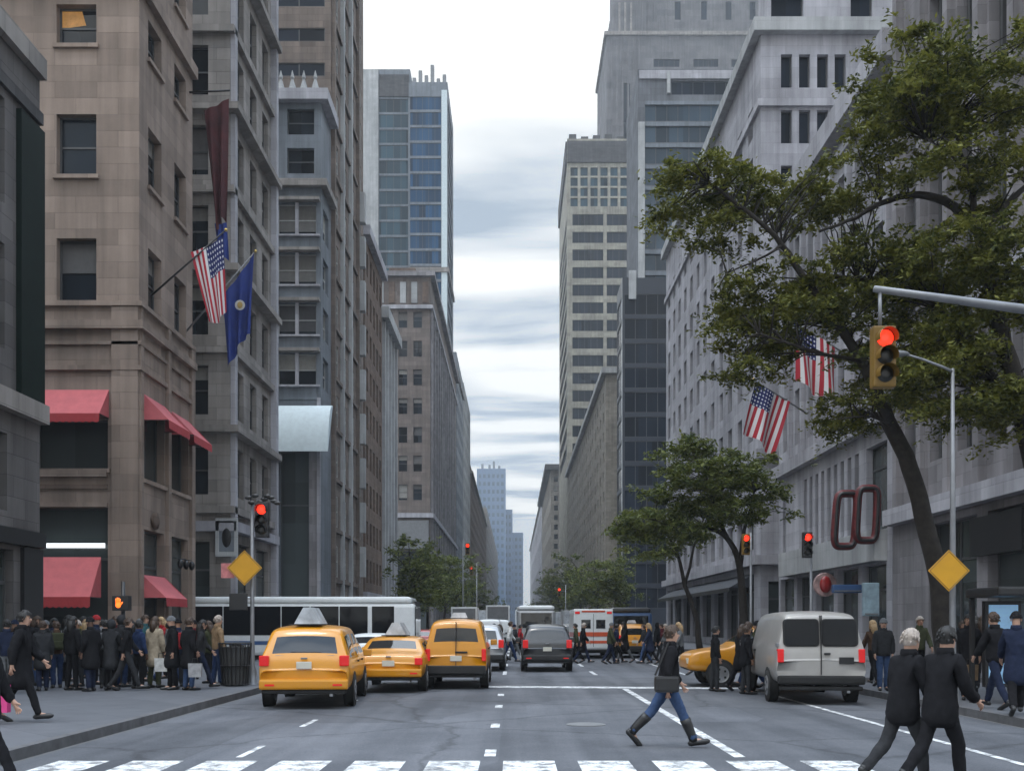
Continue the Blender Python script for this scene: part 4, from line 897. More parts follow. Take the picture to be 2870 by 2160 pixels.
q = MB(); c = W(521, 662, 44.0) - Vector((XL, 44.2, fz(715, 44.2))); q.lathe([(.22, 0), (.22, .01)], (c.x, c.y - .2, c.z), 'Y', 18); q.ell((c.x, c.y - .205, c.z), (.12, .02, .15), 10, 6, 1); q.build('emblem', [plain('emblem_pale', (.4, .4, .38), .8), plain('emblem_gold', (.35, .25, .08), .8)], cl)
o = Vector((XL, 44.6, fz(205, 44.6))); t = thing('banner', 'long dark maroon banner with a blue foot hanging high above the beige corner building', 'banner', o)
q = MB(); q.tube([(0, 0, .1), W(497, 196, 44.6) - o], [.05, .04], 8); q.build('flagpole', M_BLACK, t, True)
cloth(W(494, 212, 44.6), W(440, 238, 44.6), wv((467, 222), (478, 485), 44.6, 44.6), o, M_MAROON, 'cloth', t, amp=.2, taper=.38, seed=8, waves=2)
cloth(W(489, 480, 44.6), W(463, 482, 44.6), wv((470, 480), (478, 562), 44.6, 44.6), o, M_BLUEF, 'cloth_foot', t, amp=.12, taper=.8, seed=8, waves=2)
# double loop sign on the pale corner building
o = W(1868, 1115, 43.9); t = thing('loop_sign', 'sign of two linked tall dark red loops jutting over the right pavement', 'sign', o); s = F / 43.9
for (x0, x1, y0, y1, sk, dy) in ((1804, 1848, 1066, 1180, .07, -.05), (1848, 1890, 1056, 1168, .05, -.22)):
    pts = []; cx, cy = (x0 + x1) / 2, (y0 + y1) / 2; rx, ry = (x1 - x0) / 2 / s, (y1 - y0) / 2 / s
    for k in range(41):
        a = 2 * math.pi * k / 40; ca, sa = math.cos(a), math.sin(a); ex = .38
        px = rx * math.copysign(abs(ca) ** ex, ca); pz = ry * math.copysign(abs(sa) ** ex, sa); pts.append(((cx - 1868) / s + px + sk * pz, dy, (1115 - cy) / s + pz))
    q = MB(); q.tube(pts, .17, 8, cap=False); q.build('loop', M_REDSIGN, t, True)
    q = MB(); q.tube([(p[0], p[1] - .12, p[2]) for p in pts], .085, 6, cap=False); q.build('loop_edge', M_BLACK, t, True)
# shopfront bits on the right
def panel_thing(name, label, cat, x0, x1, y0, y1, d, mat, th=.3, dz=0):
    o = W((x0 + x1) / 2, (y0 + y1) / 2, d); t = thing(name, label, cat, o); s = F / d; a, b = (x1 - x0) / 2 / s, (y1 - y0) / 2 / s
    q = MB(); q.box(-a, a, 0, th, -b, b); me = q.mesh('board', mat); shade_bevel(me, .04); obj('board', me, t)
    q = MB(); q.box(-a + .05, a - .05, -.02, -.003, -b + .06, -b + .12); q.build('trim', M_STEEL, t)
    return t
panel_thing('shop_sign', 'thin blue shop sign strip above the dark shop window behind the grey van', 'shop sign', 1800, 1862, 1262, 1280, 46.2, M_CARU)
panel_thing('shop_sign', 'pale blue shop panel standing out from the wall below the loop sign', 'shop sign', 1866, 1900, 1258, 1330, 43.6, plain('pale_teal_panel', (.24, .33, .38), .4, vary=.3))
t = thing('shop_display', 'colourful red and white round display above the shop door behind the grey van', 'shop display', W(1783, 1262, 50.5)); q = MB()
q.lathe([(.55, 0), (.6, .06), (.55, .1)], (0, 0, 0), 'Y', 24); q.build('disc', plain('display_red_white', (.45, .3, .28), .6, vary=.7, scale=2.5), t)
q = MB(); q.ell((0, -.05, 0), (.3, .12, .42), 12, 8); q.build('figure_boss', M_CARR, t, True)
t = thing('shop_canopy', 'long dark canopy over the shopfronts beside the spreading street tree', 'canopy', (XR, 68, 4.2)); q = MB()
q.add([(-.01, 0, .9), (-1.6, 0, 0), (-.01, 0, 0), (-.01, 34, .9), (-1.6, 34, 0), (-.01, 34, 0)], [(0, 1, 2), (3, 5, 4), (0, 3, 4, 1), (1, 4, 5, 2), (0, 2, 5, 3)]); q.build('cloth', plain('navy_canopy', (.02, .024, .032), .7), t)
q = MB(); q.box(-1.63, -1.605, 0, 34, -.3, -.003); q.build('valance', M_BLACK, t)

o = W(489, 1160, 50.6); t = thing('framed_sign', 'white framed sign with a dark oval on the grey building left of the traffic light', 'sign', o); q = MB()
for a, b, c, e in ((-.55, -.38, -.95, .95), (.38, .55, -.95, .95), (-.377, .377, .72, .95), (-.377, .377, -.95, -.72)): q.box(a, b, 0, .12, c, e)
q.build('frame', S_WHITE, t); q = MB(); q.box(-.377, .377, .03, .1, -.717, .717); q.build('board', S_SLATE, t); q = MB(); q.ell((0, .02, 0), (.24, .05, .5), 16, 8); q.build('oval', M_BLACK, t, True)
q = MB(); c = Vector((.1, 0, fz(1078, 28)))
for k in range(9): q.ell((-.1 + .1 * k, random.uniform(-.1, .1), fz(1078, 28) + random.uniform(-.12, .12)), (.1, .06, .06), 8, 5)
q.build('ornament', M_BLACK, tl)
# ------------------------------------------------------------------ vehicles (rear axle end at local y = 0, heading +Y)
def evaluated(me, sub, extra=None):
    o = bpy.data.objects.new('tmp', me); COL.objects.link(o)
    if extra: extra(o)
    if sub: m = o.modifiers.new('s', 'SUBSURF'); m.levels = sub; m.render_levels = sub
    bpy.context.view_layer.update(); dg = bpy.context.evaluated_depsgraph_get()
    r = bpy.data.meshes.new_from_object(o.evaluated_get(dg)); bpy.data.objects.remove(o); return r
def split(me, idx, name, mat):
    mp = {}; vs = []; fs = []
    for p in me.polygons:
        if p.material_index != idx: continue
        f = []
        for v in p.vertices:
            if v not in mp: mp[v] = len(vs); vs.append(tuple(me.vertices[v].co))
            f.append(mp[v])
        fs.append(f)
    if not fs: return None
    m = bpy.data.meshes.new(name); m.from_pydata(vs, [], fs); m.materials.append(mat); m.polygons.foreach_set('use_smooth', [True] * len(fs)); return m
def islands(me, name, mat):
    par = list(range(len(me.vertices)))
    def fd(a):
        while par[a] != a: par[a] = par[par[a]]; a = par[a]
        return a
    for p in me.polygons:
        for v in p.vertices: par[fd(v)] = fd(p.vertices[0])
    g = {}
    for p in me.polygons: g.setdefault(fd(p.vertices[0]), []).append(p)
    out = []
    for ps in g.values():
        mp = {}; vs = []; fs = []
        for p in ps:
            for v in p.vertices:
                if v not in mp: mp[v] = len(vs); vs.append(tuple(me.vertices[v].co))
            fs.append([mp[v] for v in p.vertices])
        m = bpy.data.meshes.new(name); m.from_pydata(vs, [], fs); m.materials.append(mat); m.polygons.foreach_set('use_smooth', [True] * len(fs)); out.append(m)
    return out
WHEEL = {}
def wheel(parent, x, y, r, w=.22):
    k = (r, w)
    if k not in WHEEL:
        q = MB(); q.lathe([(r * .62, -w / 2), (r * .94, -w / 2), (r, -w * .32), (r, w * .32), (r * .94, w / 2), (r * .62, w / 2)], (0, 0, 0), 'X', 24)
        p = MB(); p.lathe([(r * .2, -w / 2 - .012), (r * .55, -w / 2 + .0), (r * .64, -w / 2 - .008), (r * .64, w / 2 + .008), (r * .55, w / 2), (r * .2, w / 2 + .012)], (0, 0, 0), 'X', 20)
        for a in range(5):
            t = a * 1.2566
            for sx in (-1, 1): p.box(sx * (w / 2 + .014) - .004, sx * (w / 2 + .014) + .004, math.cos(t) * r * .4 - .03, math.cos(t) * r * .4 + .03, math.sin(t) * r * .4 - .03, math.sin(t) * r * .4 + .03, 1)
        WHEEL[k] = (q.mesh('wheel', M_RUB, True), p.mesh('rim', [M_RIM, M_BLACK], False))
    o = obj('wheel', WHEEL[k][0], parent, (x, y, r)); obj('rim', WHEEL[k][1], o); return o
def car_shell(st, belt, W_):
    """st: stations (y, zbottom, ztop, width factor, tag of the cell that starts here)"""
    secs = []
    for y, zb, zt, wf, tg in st:
        w = W_ * wf; zb += .07; b = min(belt, zt - .07); cab = zt > belt + .22
        w5 = w * (.80 if cab else .96); zm = zb + (b - zb) * .58
        secs.append([(0, zb), (w * .84, zb), (w * .97, zb + .13), (w, zm), (w * .975, b), (w5, zt - (.10 if cab else .035)), (w5 * .90, zt - (.02 if cab else .005)), (0, zt + .015)])
    vs = []; n = 8
    for (y, *_), sec in zip(st, secs):
        for x, z in sec: vs.append((x, y, z))
        for x, z in sec[1:7][::-1]: vs.append((-x, y, z))
    m = 14; ring = list(range(14)); fs = []; mi = []
    row = [0, 1, 2, 3, 4, 5, 6, 6, 5, 4, 3, 2, 1, 0]
    for i in range(len(st) - 1):
        tg = st[i][4]
        for k in range(m):
            fs.append((i * m + k, i * m + (k + 1) % m, (i + 1) * m + (k + 1) % m, (i + 1) * m + k)); r = row[k]
            mt = 0
            if r == 4 and tg in ('cab', 'ws', 'rws'): mt = 1
            if r == 6 and tg in ('rw', 'ws', 'rws'): mt = 1
            if r in (0,): mt = 2
            mi.append(mt)
    for e, base in ((0, 0), (1, (len(st) - 1) * m)):
        for k in range(0, 7):
            a, b = k, k + 1; a2, b2 = (m - k) % m, (m - k - 1) % m
            f = [base + a, base + b, base + b2, base + a2]; f = list(dict.fromkeys(f))
            if len(f) >= 3: fs.append(tuple(f)); mi.append(2 if k == 0 else 0)
    me = bpy.data.meshes.new('shell'); me.from_pydata(vs, [], fs)
    for x in range(4): me.materials.append(None)
    me.polygons.foreach_set('material_index', mi); return evaluated(me, 2)
SHELLS = {
 'sedan': ([(0, .38, .76, .90, ''), (.05, .30, .96, .96, ''), (.14, .28, 1.02, .98, ''), (.55, .26, 1.06, 1, ''), (.72, .25, 1.10, 1, 'rw'), (1.32, .25, 1.40, 1, 'cab'), (1.5, .24, 1.45, 1, 'cab'), (2.2, .24, 1.48, 1, ''), (2.3, .24, 1.48, 1, 'cab'), (2.95, .24, 1.44, 1, ''), (3.05, .24, 1.42, 1, 'ws'), (3.62, .24, 1.06, 1, ''), (3.8, .24, 1.0, 1, ''), (4.5, .26, .9, .97, ''), (4.78, .3, .78, .92, ''), (4.86, .36, .66, .86, '')], .96, .93, 4.86, .33, (.95, 3.85)),
 'minivan': ([(0, .40, .82, .93, ''), (.04, .32, 1.02, .97, ''), (.09, .30, 1.12, .98, 'rw'), (.36, .27, 1.62, .99, ''), (.45, .27, 1.70, 1, 'cab'), (.65, .27, 1.76, 1, 'cab'), (1.6, .26, 1.79, 1, ''), (1.72, .26, 1.79, 1, 'cab'), (2.7, .26, 1.77, 1, ''), (2.82, .26, 1.75, 1, 'cab'), (3.2, .26, 1.66, 1, 'ws'), (4.1, .26, 1.16, 1, ''), (4.3, .26, 1.08, .99, ''), (4.85, .3, .95, .95, ''), (5.02, .34, .8, .9, ''), (5.08, .4, .68, .84, '')], 1.03, .985, 5.08, .35, (1.0, 4.05)),
 'van_cab': ([(0, .40, .9, .96, ''), (.03, .33, 1.12, .98, ''), (.06, .31, 1.25, .99, 'rw'), (.17, .29, 1.76, .99, ''), (.22, .28, 1.86, 1, ''), (.4, .28, 1.92, 1, 'cab'), (1.3, .27, 1.95, 1, ''), (1.42, .27, 1.95, 1, 'cab'), (2.4, .27, 1.94, 1, ''), (2.5, .27, 1.92, 1, 'cab'), (3.0, .27, 1.84, 1, 'ws'), (3.75, .27, 1.25, 1, ''), (3.95, .28, 1.15, .99, ''), (4.45, .3, 1.0, .95, ''), (4.62, .35, .82, .9, ''), (4.7, .4, .7, .84, '')], 1.16, .87, 4.7, .33, (.8, 3.75)),
 'cargo_van': ([(0, .45, .98, .97, ''), (.02, .40, 1.2, .985, ''), (.05, .38, 1.3, .99, ''), (.16, .36, 1.93, .99, ''), (.2, .36, 2.02, 1, ''), (.35, .36, 2.09, 1, ''), (1.6, .36, 2.12, 1, ''), (2.9, .36, 2.11, 1, ''), (3.6, .36, 2.08, 1, ''), (3.75, .36, 2.05, 1, 'cab'), (4.25, .36, 1.9, 1, 'ws'), (4.85, .36, 1.3, 1, ''), (5.0, .38, 1.22, .99, ''), (5.5, .4, 1.1, .97, ''), (5.64, .45, .95, .93, ''), (5.7, .5, .8, .88, '')], 1.22, 1.0, 5.7, .37, (1.15, 4.6)),
 'suv': ([(0, .45, .86, .94, ''), (.04, .38, 1.05, .97, ''), (.09, .36, 1.14, .98, 'rw'), (.30, .33, 1.62, .99, ''), (.4, .33, 1.70, 1, 'cab'), (.65, .32, 1.77, 1, 'cab'), (1.55, .32, 1.79, 1, ''), (1.66, .32, 1.79, 1, 'cab'), (2.6, .32, 1.77, 1, ''), (2.72, .32, 1.75, 1, 'ws'), (3.45, .32, 1.2, 1, ''), (3.6, .32, 1.13, 1, ''), (4.5, .35, 1.04, .97, ''), (4.72, .4, .9, .93, ''), (4.8, .46, .75, .88, '')], 1.08, .96, 4.8, .37, (.95, 3.85)),
}
SH = {}
def pbox(parent, name, x0, x1, y0, y1, z0, z1, mat, bev=.02):
    q = MB(); q.box(x0, x1, y0, y1, z0, z1); me = q.mesh(name, mat)
    if bev: shade_bevel(me, bev)
    return obj(name, me, parent)
def car(name, label, cat, kind, paint, loc, rz=0, group=None, detail=True):
    st, belt, w, Ln, wr, ax = SHELLS[kind]; t = thing(name, label, cat, loc, rz, group)
    if kind not in SH: SH[kind] = car_shell(st, belt, w)
    me = SH[kind]
    k = (kind, paint.name)
    if k not in SH: SH[k] = split(me, 0, 'body', paint); SH[(kind, 'g')] = islands(split(me, 1, 'window', G_CAR), 'window', G_CAR); SH[(kind, 'u')] = split(me, 2, 'underbody', M_UNDER)
    obj('body', SH[k], t); [obj('window', g_, t) for g_ in SH[(kind, 'g')]]; obj('underbody', SH[(kind, 'u')], t)
    for y in ax:
        for s in (-1, 1):
            if detail:
                q = MB(); q.lathe([(wr + .055, -.01), (wr + .055, .012)], (s * (w - .008), y, wr + .01), 'X', 22); q.build('wheel_gap_shade', M_UNDER, t)  # black disc on the body stands in for the shaded gap around the tyre
            wheel(t, s * (w - .105), y, wr, .24)
    if detail:
        for yy in ((st[4][0] + .02,) if kind == 'sedan' else ()): pbox(t, 'boot_seam', -w * .78, w * .78, yy, yy + .012, belt + .13, belt + .155, M_UNDER, 0)
        pbox(t, 'exhaust_pipe', w * .55, w * .62, -.06, .3, .27, .33, M_STEEL, .01)
        for s in (-1, 1): pbox(t, 'reflector', s * w * .62, s * w * .82, -.108, -.05, .50, .54, M_TAIL, 0) if kind != 'cargo_van' else None
        pbox(t, 'rear_emblem', -.07, .07, -.02, .02, {'sedan': .93, 'minivan': 1.06}.get(kind, 1.04), {'sedan': .97, 'minivan': 1.10}.get(kind, 1.08), M_STEEL, .01) if kind in ('sedan', 'minivan', 'suv') else None
        for s in (-1, 1):
            for yy in (st[7][0], st[9][0]): pbox(t, 'door_handle', s * (w - .02), s * (w + .02), yy + .2, yy + .38, belt - .09, belt - .05, M_BLACK, 0)
    hb = st[0][2]
    vz = {'sedan': (.74, .92), 'minivan': (.92, 1.14), 'van_cab': (.78, 1.12), 'cargo_van': (.95, 1.25), 'suv': (.9, 1.2)}[kind]
    for s in (-1, 1):
        ww = {'van_cab': .12, 'cargo_van': .14}.get(kind, .2)
        pbox(t, 'tail_light', s * (w * .955 - ww), s * w * .955, -.022, .16, vz[0], vz[1], M_TAIL, .02)
        pbox(t, 'headlight', s * (w * .55), s * w * .86, Ln - .22, Ln - .02, hb - .2, hb - .04, M_PLATE, .02)
        pbox(t, 'mirror', s * (w + .02), s * (w + .22), st[-6][0] - .08, st[-6][0] + .06, belt + .0, belt + .17, paint, .03)
    bm_ = paint if kind in ('sedan', 'minivan') else M_BLACK
    pbox(t, 'bumper', -w * .95, w * .95, -.10, .14, .42 if kind != 'cargo_van' else .46, .64 if kind != 'cargo_van' else .66, bm_ if kind != 'cargo_van' else M_UNDER, .05)
    pbox(t, 'bumper_skirt', -w * .9, w * .9, -.06, .2, .33, .418, M_UNDER, .03)
    zz = {'sedan': .70, 'minivan': .86, 'van_cab': .78, 'cargo_van': .92, 'suv': .78}[kind]
    xo = .55 if kind == 'cargo_van' else 0
    pbox(t, 'number_plate', xo - .16, xo + .16, -.035, -.0, zz, zz + .15, M_PLATE if kind != 'cargo_van' else M_BLACK, .008)
    return t
def roof_sign(t, z, y0, wd=.62, h=.42, small=False):
    q = MB(); a, b = (.14, .05) if not small else (.12, .05); w2 = wd / 2 if small else .2
    if small:
        q.add([(-w2, y0, z), (w2, y0, z), (w2, y0 + .25, z), (-w2, y0 + .25, z), (-w2 * .7, y0 + .06, z + .16), (w2 * .7, y0 + .06, z + .16), (w2 * .7, y0 + .19, z + .16), (-w2 * .7, y0 + .19, z + .16)], [(0, 1, 5, 4), (1, 2, 6, 5), (2, 3, 7, 6), (3, 0, 4, 7), (4, 5, 6, 7)])
    else:
        # advertising topper: a long ridge seen end-on
        q.add([(-.29, y0, z), (.29, y0, z), (.10, y0 + .06, z + h), (-.10, y0 + .06, z + h), (-.29, y0 + 1.3, z), (.29, y0 + 1.3, z), (.10, y0 + 1.24, z + h), (-.10, y0 + 1.24, z + h)], [(0, 1, 2, 3), (4, 7, 6, 5), (0, 3, 7, 4), (1, 5, 6, 2), (3, 2, 6, 7)])
    q.build('roof_sign', M_ADV, t)
    q = MB(); q.box(-.4, .4, y0 + .1, y0 + .16, z - .03, z - .002); q.build('sign_rack', M_BLACK, t)
def FXY(x, d): return (fx(x, d), d, 0)
t = car('taxi_minivan', 'yellow minivan taxi nearest the left kerb with a pale ridge shaped roof sign', 'taxi', 'minivan', M_YEL, (-4.45, 21.6, 0), R(4), 'yellow taxis'); roof_sign(t, 1.81, .55, h=.36)
pbox(t, 'window_trim', -.62, .62, .10, .14, 1.115, 1.145, M_STEEL, .01); pbox(t, 'rear_wiper', -.3, .35, .13, .15, 1.2, 1.215, M_BLACK, 0)
t = car('taxi_sedan', 'yellow sedan taxi between the other two taxis seen from behind with a pale roof sign', 'taxi', 'sedan', M_YEL, (-3.28, 26.6, 0), R(0), 'yellow taxis'); roof_sign(t, 1.50, 1.6, h=.34)
t = car('taxi_van', 'boxy yellow taxi van with twin rear windows in the middle lane', 'taxi', 'van_cab', M_YEL, (-1.60, 28.1, 0), R(0), 'yellow taxis'); roof_sign(t, 1.975, 1.6, .5, small=True)
pbox(t, 'door_seam', -.008, .008, -.014, .2, .66, 1.86, M_BLACK, 0); pbox(t, 'door_handle', -.02, .32, -.03, .01, 1.0, 1.05, M_BLACK, .01); pbox(t, 'dark_skirt', -.82, .82, -.11, .1, .42, .66, M_BLACK, .03)
t = car('cargo_van', 'pale grey cargo van seen from behind in the rightmost lane', 'van', 'cargo_van', M_VAN, (6.85, 22.7, 0), R(-5))
# two rear door windows with gaskets
for s in (-1, 1):
    n0, n1 = Vector((0, .068, 1.33)), Vector((0, .165, 1.90)); q = MB(); g = MB()
    for m_, e in ((g, .04), (q, 0)):
        x0, x1 = (.05 - e * .5, .78 + e); pts = []
        for (cx, cz, a0) in ((x1 - .1, 1 - .12, 0), (x0 + .08, 1 - .12, 90), (x0 + .08, .12, 180), (x1 - .1, .12, 270)):
            for k in range(5):
                a = R(a0 + 22.5 * k); px = cx + (.1 if cx > .4 else .08) * math.cos(a); pz = cz + (.12 + e) * math.sin(a)
                p = n0.lerp(n1, pz); pts.append((s * px, p.y - (.050 if m_ is q else .04), p.z))
        back = [(x, y + .06, z) for x, y, z in pts]; nn = len(pts)
        m_.add(pts + back, [tuple(range(nn))] + [(k, (k + 1) % nn, nn + (k + 1) % nn, nn + k) for k in range(nn)])
    w_ = q.build('rear_window', G_BUS, t); g.build('window_gasket', M_UNDER, w_)
pbox(t, 'door_seam', -.01, .01, -.03, .2, .68, 2.0, M_BLACK, 0); pbox(t, 'hinge', -.99, -.93, -.02, .1, 1.3, 1.38, M_STEEL, .01); pbox(t, 'door_handle', .06, .2, -.04, 0, 1.12, 1.17, M_BLACK, .01)
t = car('dark_suv', 'black sport utility car with lit tail lights in the middle of the avenue', 'car', 'suv', M_CARB, (1.25, 38.0, 0))
t = car('taxi_crossing', 'yellow taxi turning broadside out of the side street in front of the grey van', 'taxi', 'suv', M_YEL, (9.75, 30.0, 0), R(90), 'yellow taxis')
t = car('taxi_distant', 'small yellow taxi with a white roof sign ahead in the right lanes', 'taxi', 'suv', M_YEL, (6.3, 53, 0), 0, 'yellow taxis'); roof_sign(t, 1.82, 1.4, .5, small=True)
# box shaped vehicles
def shell_box(parent, name, w, y0, y1, z0, z1, mat, bev): return pbox(parent, name, -w, w, y0, y1, z0, z1, mat, bev)
# city bus crossing from the left side street, front to the right
t = thing('city_bus', 'long white city bus with a dark window strip crossing behind the taxis', 'bus', (-14.9, 47.2, 0), R(-90)); BL = 10.45
def bus_parts(t, BL, w, H, paint, stripe, roofm):
    shell_box(t, 'body', w, 0, BL, .35, H - .32, paint, .16); shell_box(t, 'roof', w - .05, .05, BL - .15, H - .34, H, roofm, .22)
    shell_box(t, 'underbody', w - .06, .1, BL - .1, .2, .40, M_UNDER, 0)
    for s in (-1, 1):
        n = 6
        for k in range(n): y = .5 + k * (BL - 2.6) / n; pbox(t, 'side_window', s * (w - .02), s * (w + .012), y, y + (BL - 2.6) / n - .04, 1.28, H - .44, G_BUS, .006)
        pbox(t, 'stripe', s * (w - .02), s * (w + .008), .3, BL - 1.4, .85, 1.02, stripe, 0)
        pbox(t, 'door', s * (w - .02), s * (w + .014), BL - 1.95, BL - .95, .45, H - .44, G_BUS, .006)
        wheel(t, s * (w - .13), 2.4, .48, .28); wheel(t, s * (w - .13), BL - 2.5, .48, .28)
        pbox(t, 'headlight', s * (w * .5), s * (w * .85), BL - .05, BL + .015, .62, .85, M_PLATE, .02)
    pbox(t, 'windscreen', -w * .93, w * .93, BL - .1, BL + .02, 1.15, H - .45, G_CAR, .02); pbox(t, 'route_sign', -w * .6, w * .6, BL - .1, BL + .024, H - .42, H - .2, M_BLACK, .01)
    pbox(t, 'rear_window', -w * .8, w * .8, -.02, .1, 1.5, H - .5, G_CAR, .01)
    for s in (-1, 1): pbox(t, 'tail_light', s * w * .7, s * w * .88, -.02, .1, .9, 1.15, M_TAIL, .01)
bus_parts(t, BL, 1.28, 3.02, M_WHITE, M_CARU, M_WHITE)
t = thing('city_bus', 'dark blue bus far ahead beside the ambulance', 'bus', (6.9, 60, 0)); bus_parts(t, 11, 1.27, 2.75, M_CARU, M_BLACK, M_CARB)
t = thing('city_bus', 'pale roofed bus with a broad rear window far ahead above the black car', 'bus', (1.5, 68, 0)); bus_parts(t, 12, 1.28, 3.0, M_CARS, M_CARU, M_WHITE)
# ambulance
t = thing('ambulance', 'white ambulance with orange red stripes and two small rear windows', 'ambulance', (4.1, 52.5, 0)); w = 1.02
shell_box(t, 'box_body', w, 0, 4.0, .5, 2.55, M_WHITE, .07); shell_box(t, 'cab', .95, 4.004, 6.0, .5, 2.0, M_WHITE, .2); shell_box(t, 'underbody', w - .1, .05, 5.8, .3, .52, M_UNDER, 0)
for s in (-1, 1):
    pbox(t, 'rear_window', s * .14, s * .62, -.012, .03, 1.55, 2.0, G_CAR, .005); pbox(t, 'tail_light', s * .8, s * .98, -.02, .05, 1.1, 1.3, M_TAIL, .01); pbox(t, 'beacon', s * .7, s * .95, -.02, .05, 2.3, 2.42, M_TAIL, .01)
    wheel(t, s * .9, 1.3, .38, .26); wheel(t, s * .9, 5.0, .38, .26)
    pbox(t, 'side_stripe', s * 1.0, s * 1.024, .1, 3.9, 1.1, 1.35, M_CARR, 0)
ORR = plain('orange_red_stripe', (.6, .09, .03), .4)
pbox(t, 'rear_stripe', -.98, .98, -.014, .02, 1.14, 1.36, ORR, 0); pbox(t, 'rear_stripe', -.98, .98, -.014, .02, .78, .92, ORR, 0); pbox(t, 'light_bar', -.6, .6, -.012, .04, 2.38, 2.47, ORR, .01); pbox(t, 'step', -.9, .9, -.25, -.002, .45, .52, M_STEEL, .01)
pbox(t, 'door_seam', -.01, .01, -.016, .01, .6, 2.3, M_BLACK, 0)
# far traffic
kinds = [('white sedan', 'sedan', M_WHITE), ('black sedan', 'sedan', M_CARB), ('silver sport utility car', 'suv', M_CARS), ('yellow taxi', 'sedan', M_YEL), ('red sedan', 'sedan', M_CARR), ('black sport utility car', 'suv', M_CARB), ('white van', 'cargo_van', M_WHITE), ('yellow taxi van', 'van_cab', M_YEL)]
far = [(-4.9, 33.5, 0, 'just ahead of the yellow minivan taxi in the left lane'), (-1.7, 60, 2, 'far ahead in the second lane beyond the boxy taxi van'), (-5.0, 66, 3, 'in the left lane far beyond the city bus'), (-1.8, 74, 6, 'far ahead in the second lane before the hazy towers'), (-4.8, 82, 1, 'far off in the left lane near the row of trees'), (4.4, 76, 5, 'far ahead in the third lane beyond the ambulance'), (-1.6, 92, 7, 'far off in the second lane under the far traffic light'), (1.4, 98, 4, 'far off in the middle lane beyond the pale roofed bus'), (4.6, 104, 3, 'far off in the third lane toward the horizon'), (-4.9, 108, 2, 'far down the left lane by the trees'), (-1.7, 124, 0, 'farther down the second lane toward the horizon'), (1.5, 134, 6, 'far down the middle lane toward the horizon'), (-4.7, 140, 7, 'far down the left lane near the horizon'), (4.5, 150, 1, 'far down the third lane near the horizon'), (-1.5, 170, 3, 'last in the second lane at the horizon'), (1.5, 180, 2, 'last in the middle lane at the horizon'), (7.5, 88, 0, 'parked far off at the right kerb under the trees'), (7.6, 104, 1, 'parked farther off at the right kerb under the trees'), (4.5, 200, 0, 'tiny in the third lane at the very end of the queue'), (-4.6, 205, 5, 'tiny in the left lane at the very end of the queue'), (-1.5, 215, 4, 'tiny in the second lane at the very end of the queue'), (1.5, 230, 7, 'tiny in the middle lane at the very end of the queue'), (7.3, 66, 5, 'ahead at the right kerb beyond the blue bus'), (-4.9, 53, 4, 'behind the front end of the city bus'), (-1.7, 48.5, 0, 'just beyond the boxy taxi van'), (-1.3, 38.5, 2, 'half hidden right behind the boxy taxi van'), (4.2, 62, 1, 'just beyond the ambulance in the third lane'), (-1.2, 84, 6, 'far ahead left of the pale roofed bus')]
for x, d, k, where in far:
    nm, kd, mt = kinds[k]; nme = nm.replace(' ', '_') if k in (3, 6, 7) else nm.split(' ', 1)[1].replace(' ', '_')
    t = car('far_' + nme if k not in (3, 7) else nme, nm + ' ' + where, 'taxi' if k in (3, 7) else 'van' if k == 6 else 'car', kd, mt, (x, d, 0), 0, 'cars in the far traffic', False)
    if k == 3: roof_sign(t, 1.50, 1.6, .5, small=True)
for x, d, H, w_, lab in ((-4.6, 94, 3.3, 1.2, 'white box truck far off in the left lanes before the trees'), (1.6, 112, 3.6, 1.25, 'tall white box truck far off in the middle lane'), (4.6, 125, 3.2, 1.2, 'grey box truck far off in the third lane'), (-1.7, 108, 3.7, 1.25, 'second white box truck farther off left of centre'), (-4.6, 165, 3.9, 1.25, 'grey box truck farthest off in the left lane'), (1.5, 160, 3.9, 1.25, 'white box truck farthest off in the middle lane'), (7.4, 128, 3.4, 1.2, 'grey box truck parked far off at the right kerb')):
    t = thing('box_truck', lab, 'truck', (x, d, 0), 0, 'trucks in the far traffic'); mt = M_CARS if 'grey' in lab else M_WHITE
    shell_box(t, 'cargo_box', w_, 0, 5.2, .9, H, mt, .04); shell_box(t, 'cab', w_ * .9, 5.3, 7.2, .6, 2.5, mt, .15); shell_box(t, 'chassis', w_ * .7, .2, 7, .5, .88, M_UNDER, 0)
    for s in (-1, 1):
        wheel(t, s * (w_ - .18), 1.3, .45, .28); wheel(t, s * (w_ - .18), 6.2, .45, .28); pbox(t, 'tail_light', s * w_ * .7, s * w_ * .9, .17, .22, .7, .84, M_TAIL, 0)
    pbox(t, 'roller_door', -w_ * .88, w_ * .88, -.02, .04, 1.0, H - .15, M_GREY if mt == M_WHITE else M_ADV, 0)
# ------------------------------------------------------------------ people (facing +Y, soles at z = 0)
from mathutils import noise as mnoise
def skin(nodes, edges, root, name, sub=2, fold=0, seed=0):
    ids = {k: i for i, k in enumerate(nodes)}
    me = bpy.data.meshes.new(name); me.from_pydata([tuple(nodes[k][0]) for k in nodes], [(ids[a], ids[b]) for a, b in edges], [])
    def ex(o):
        m = o.modifiers.new('k', 'SKIN'); m.use_smooth_shade = True
        for k, i in ids.items():
            v = me.skin_vertices[0].data[i]; v.radius = nodes[k][1]; v.use_root = (k == root)
    r = evaluated(me, sub, ex); r.name = name; r.materials.clear(); r.materials.append(M_BLACK)
    if fold:
        for v in r.vertices:
            c = v.co; f = mnoise.noise(Vector((c.x * 9, c.y * 9, c.z * 5.0 + seed))) + .6 * mnoise.noise(Vector((c.x * 18, c.y * 18, c.z * 16 + seed)))
            v.co = c + v.normal * fold * f
    r.polygons.foreach_set('use_smooth', [True] * len(r.polygons)); return r
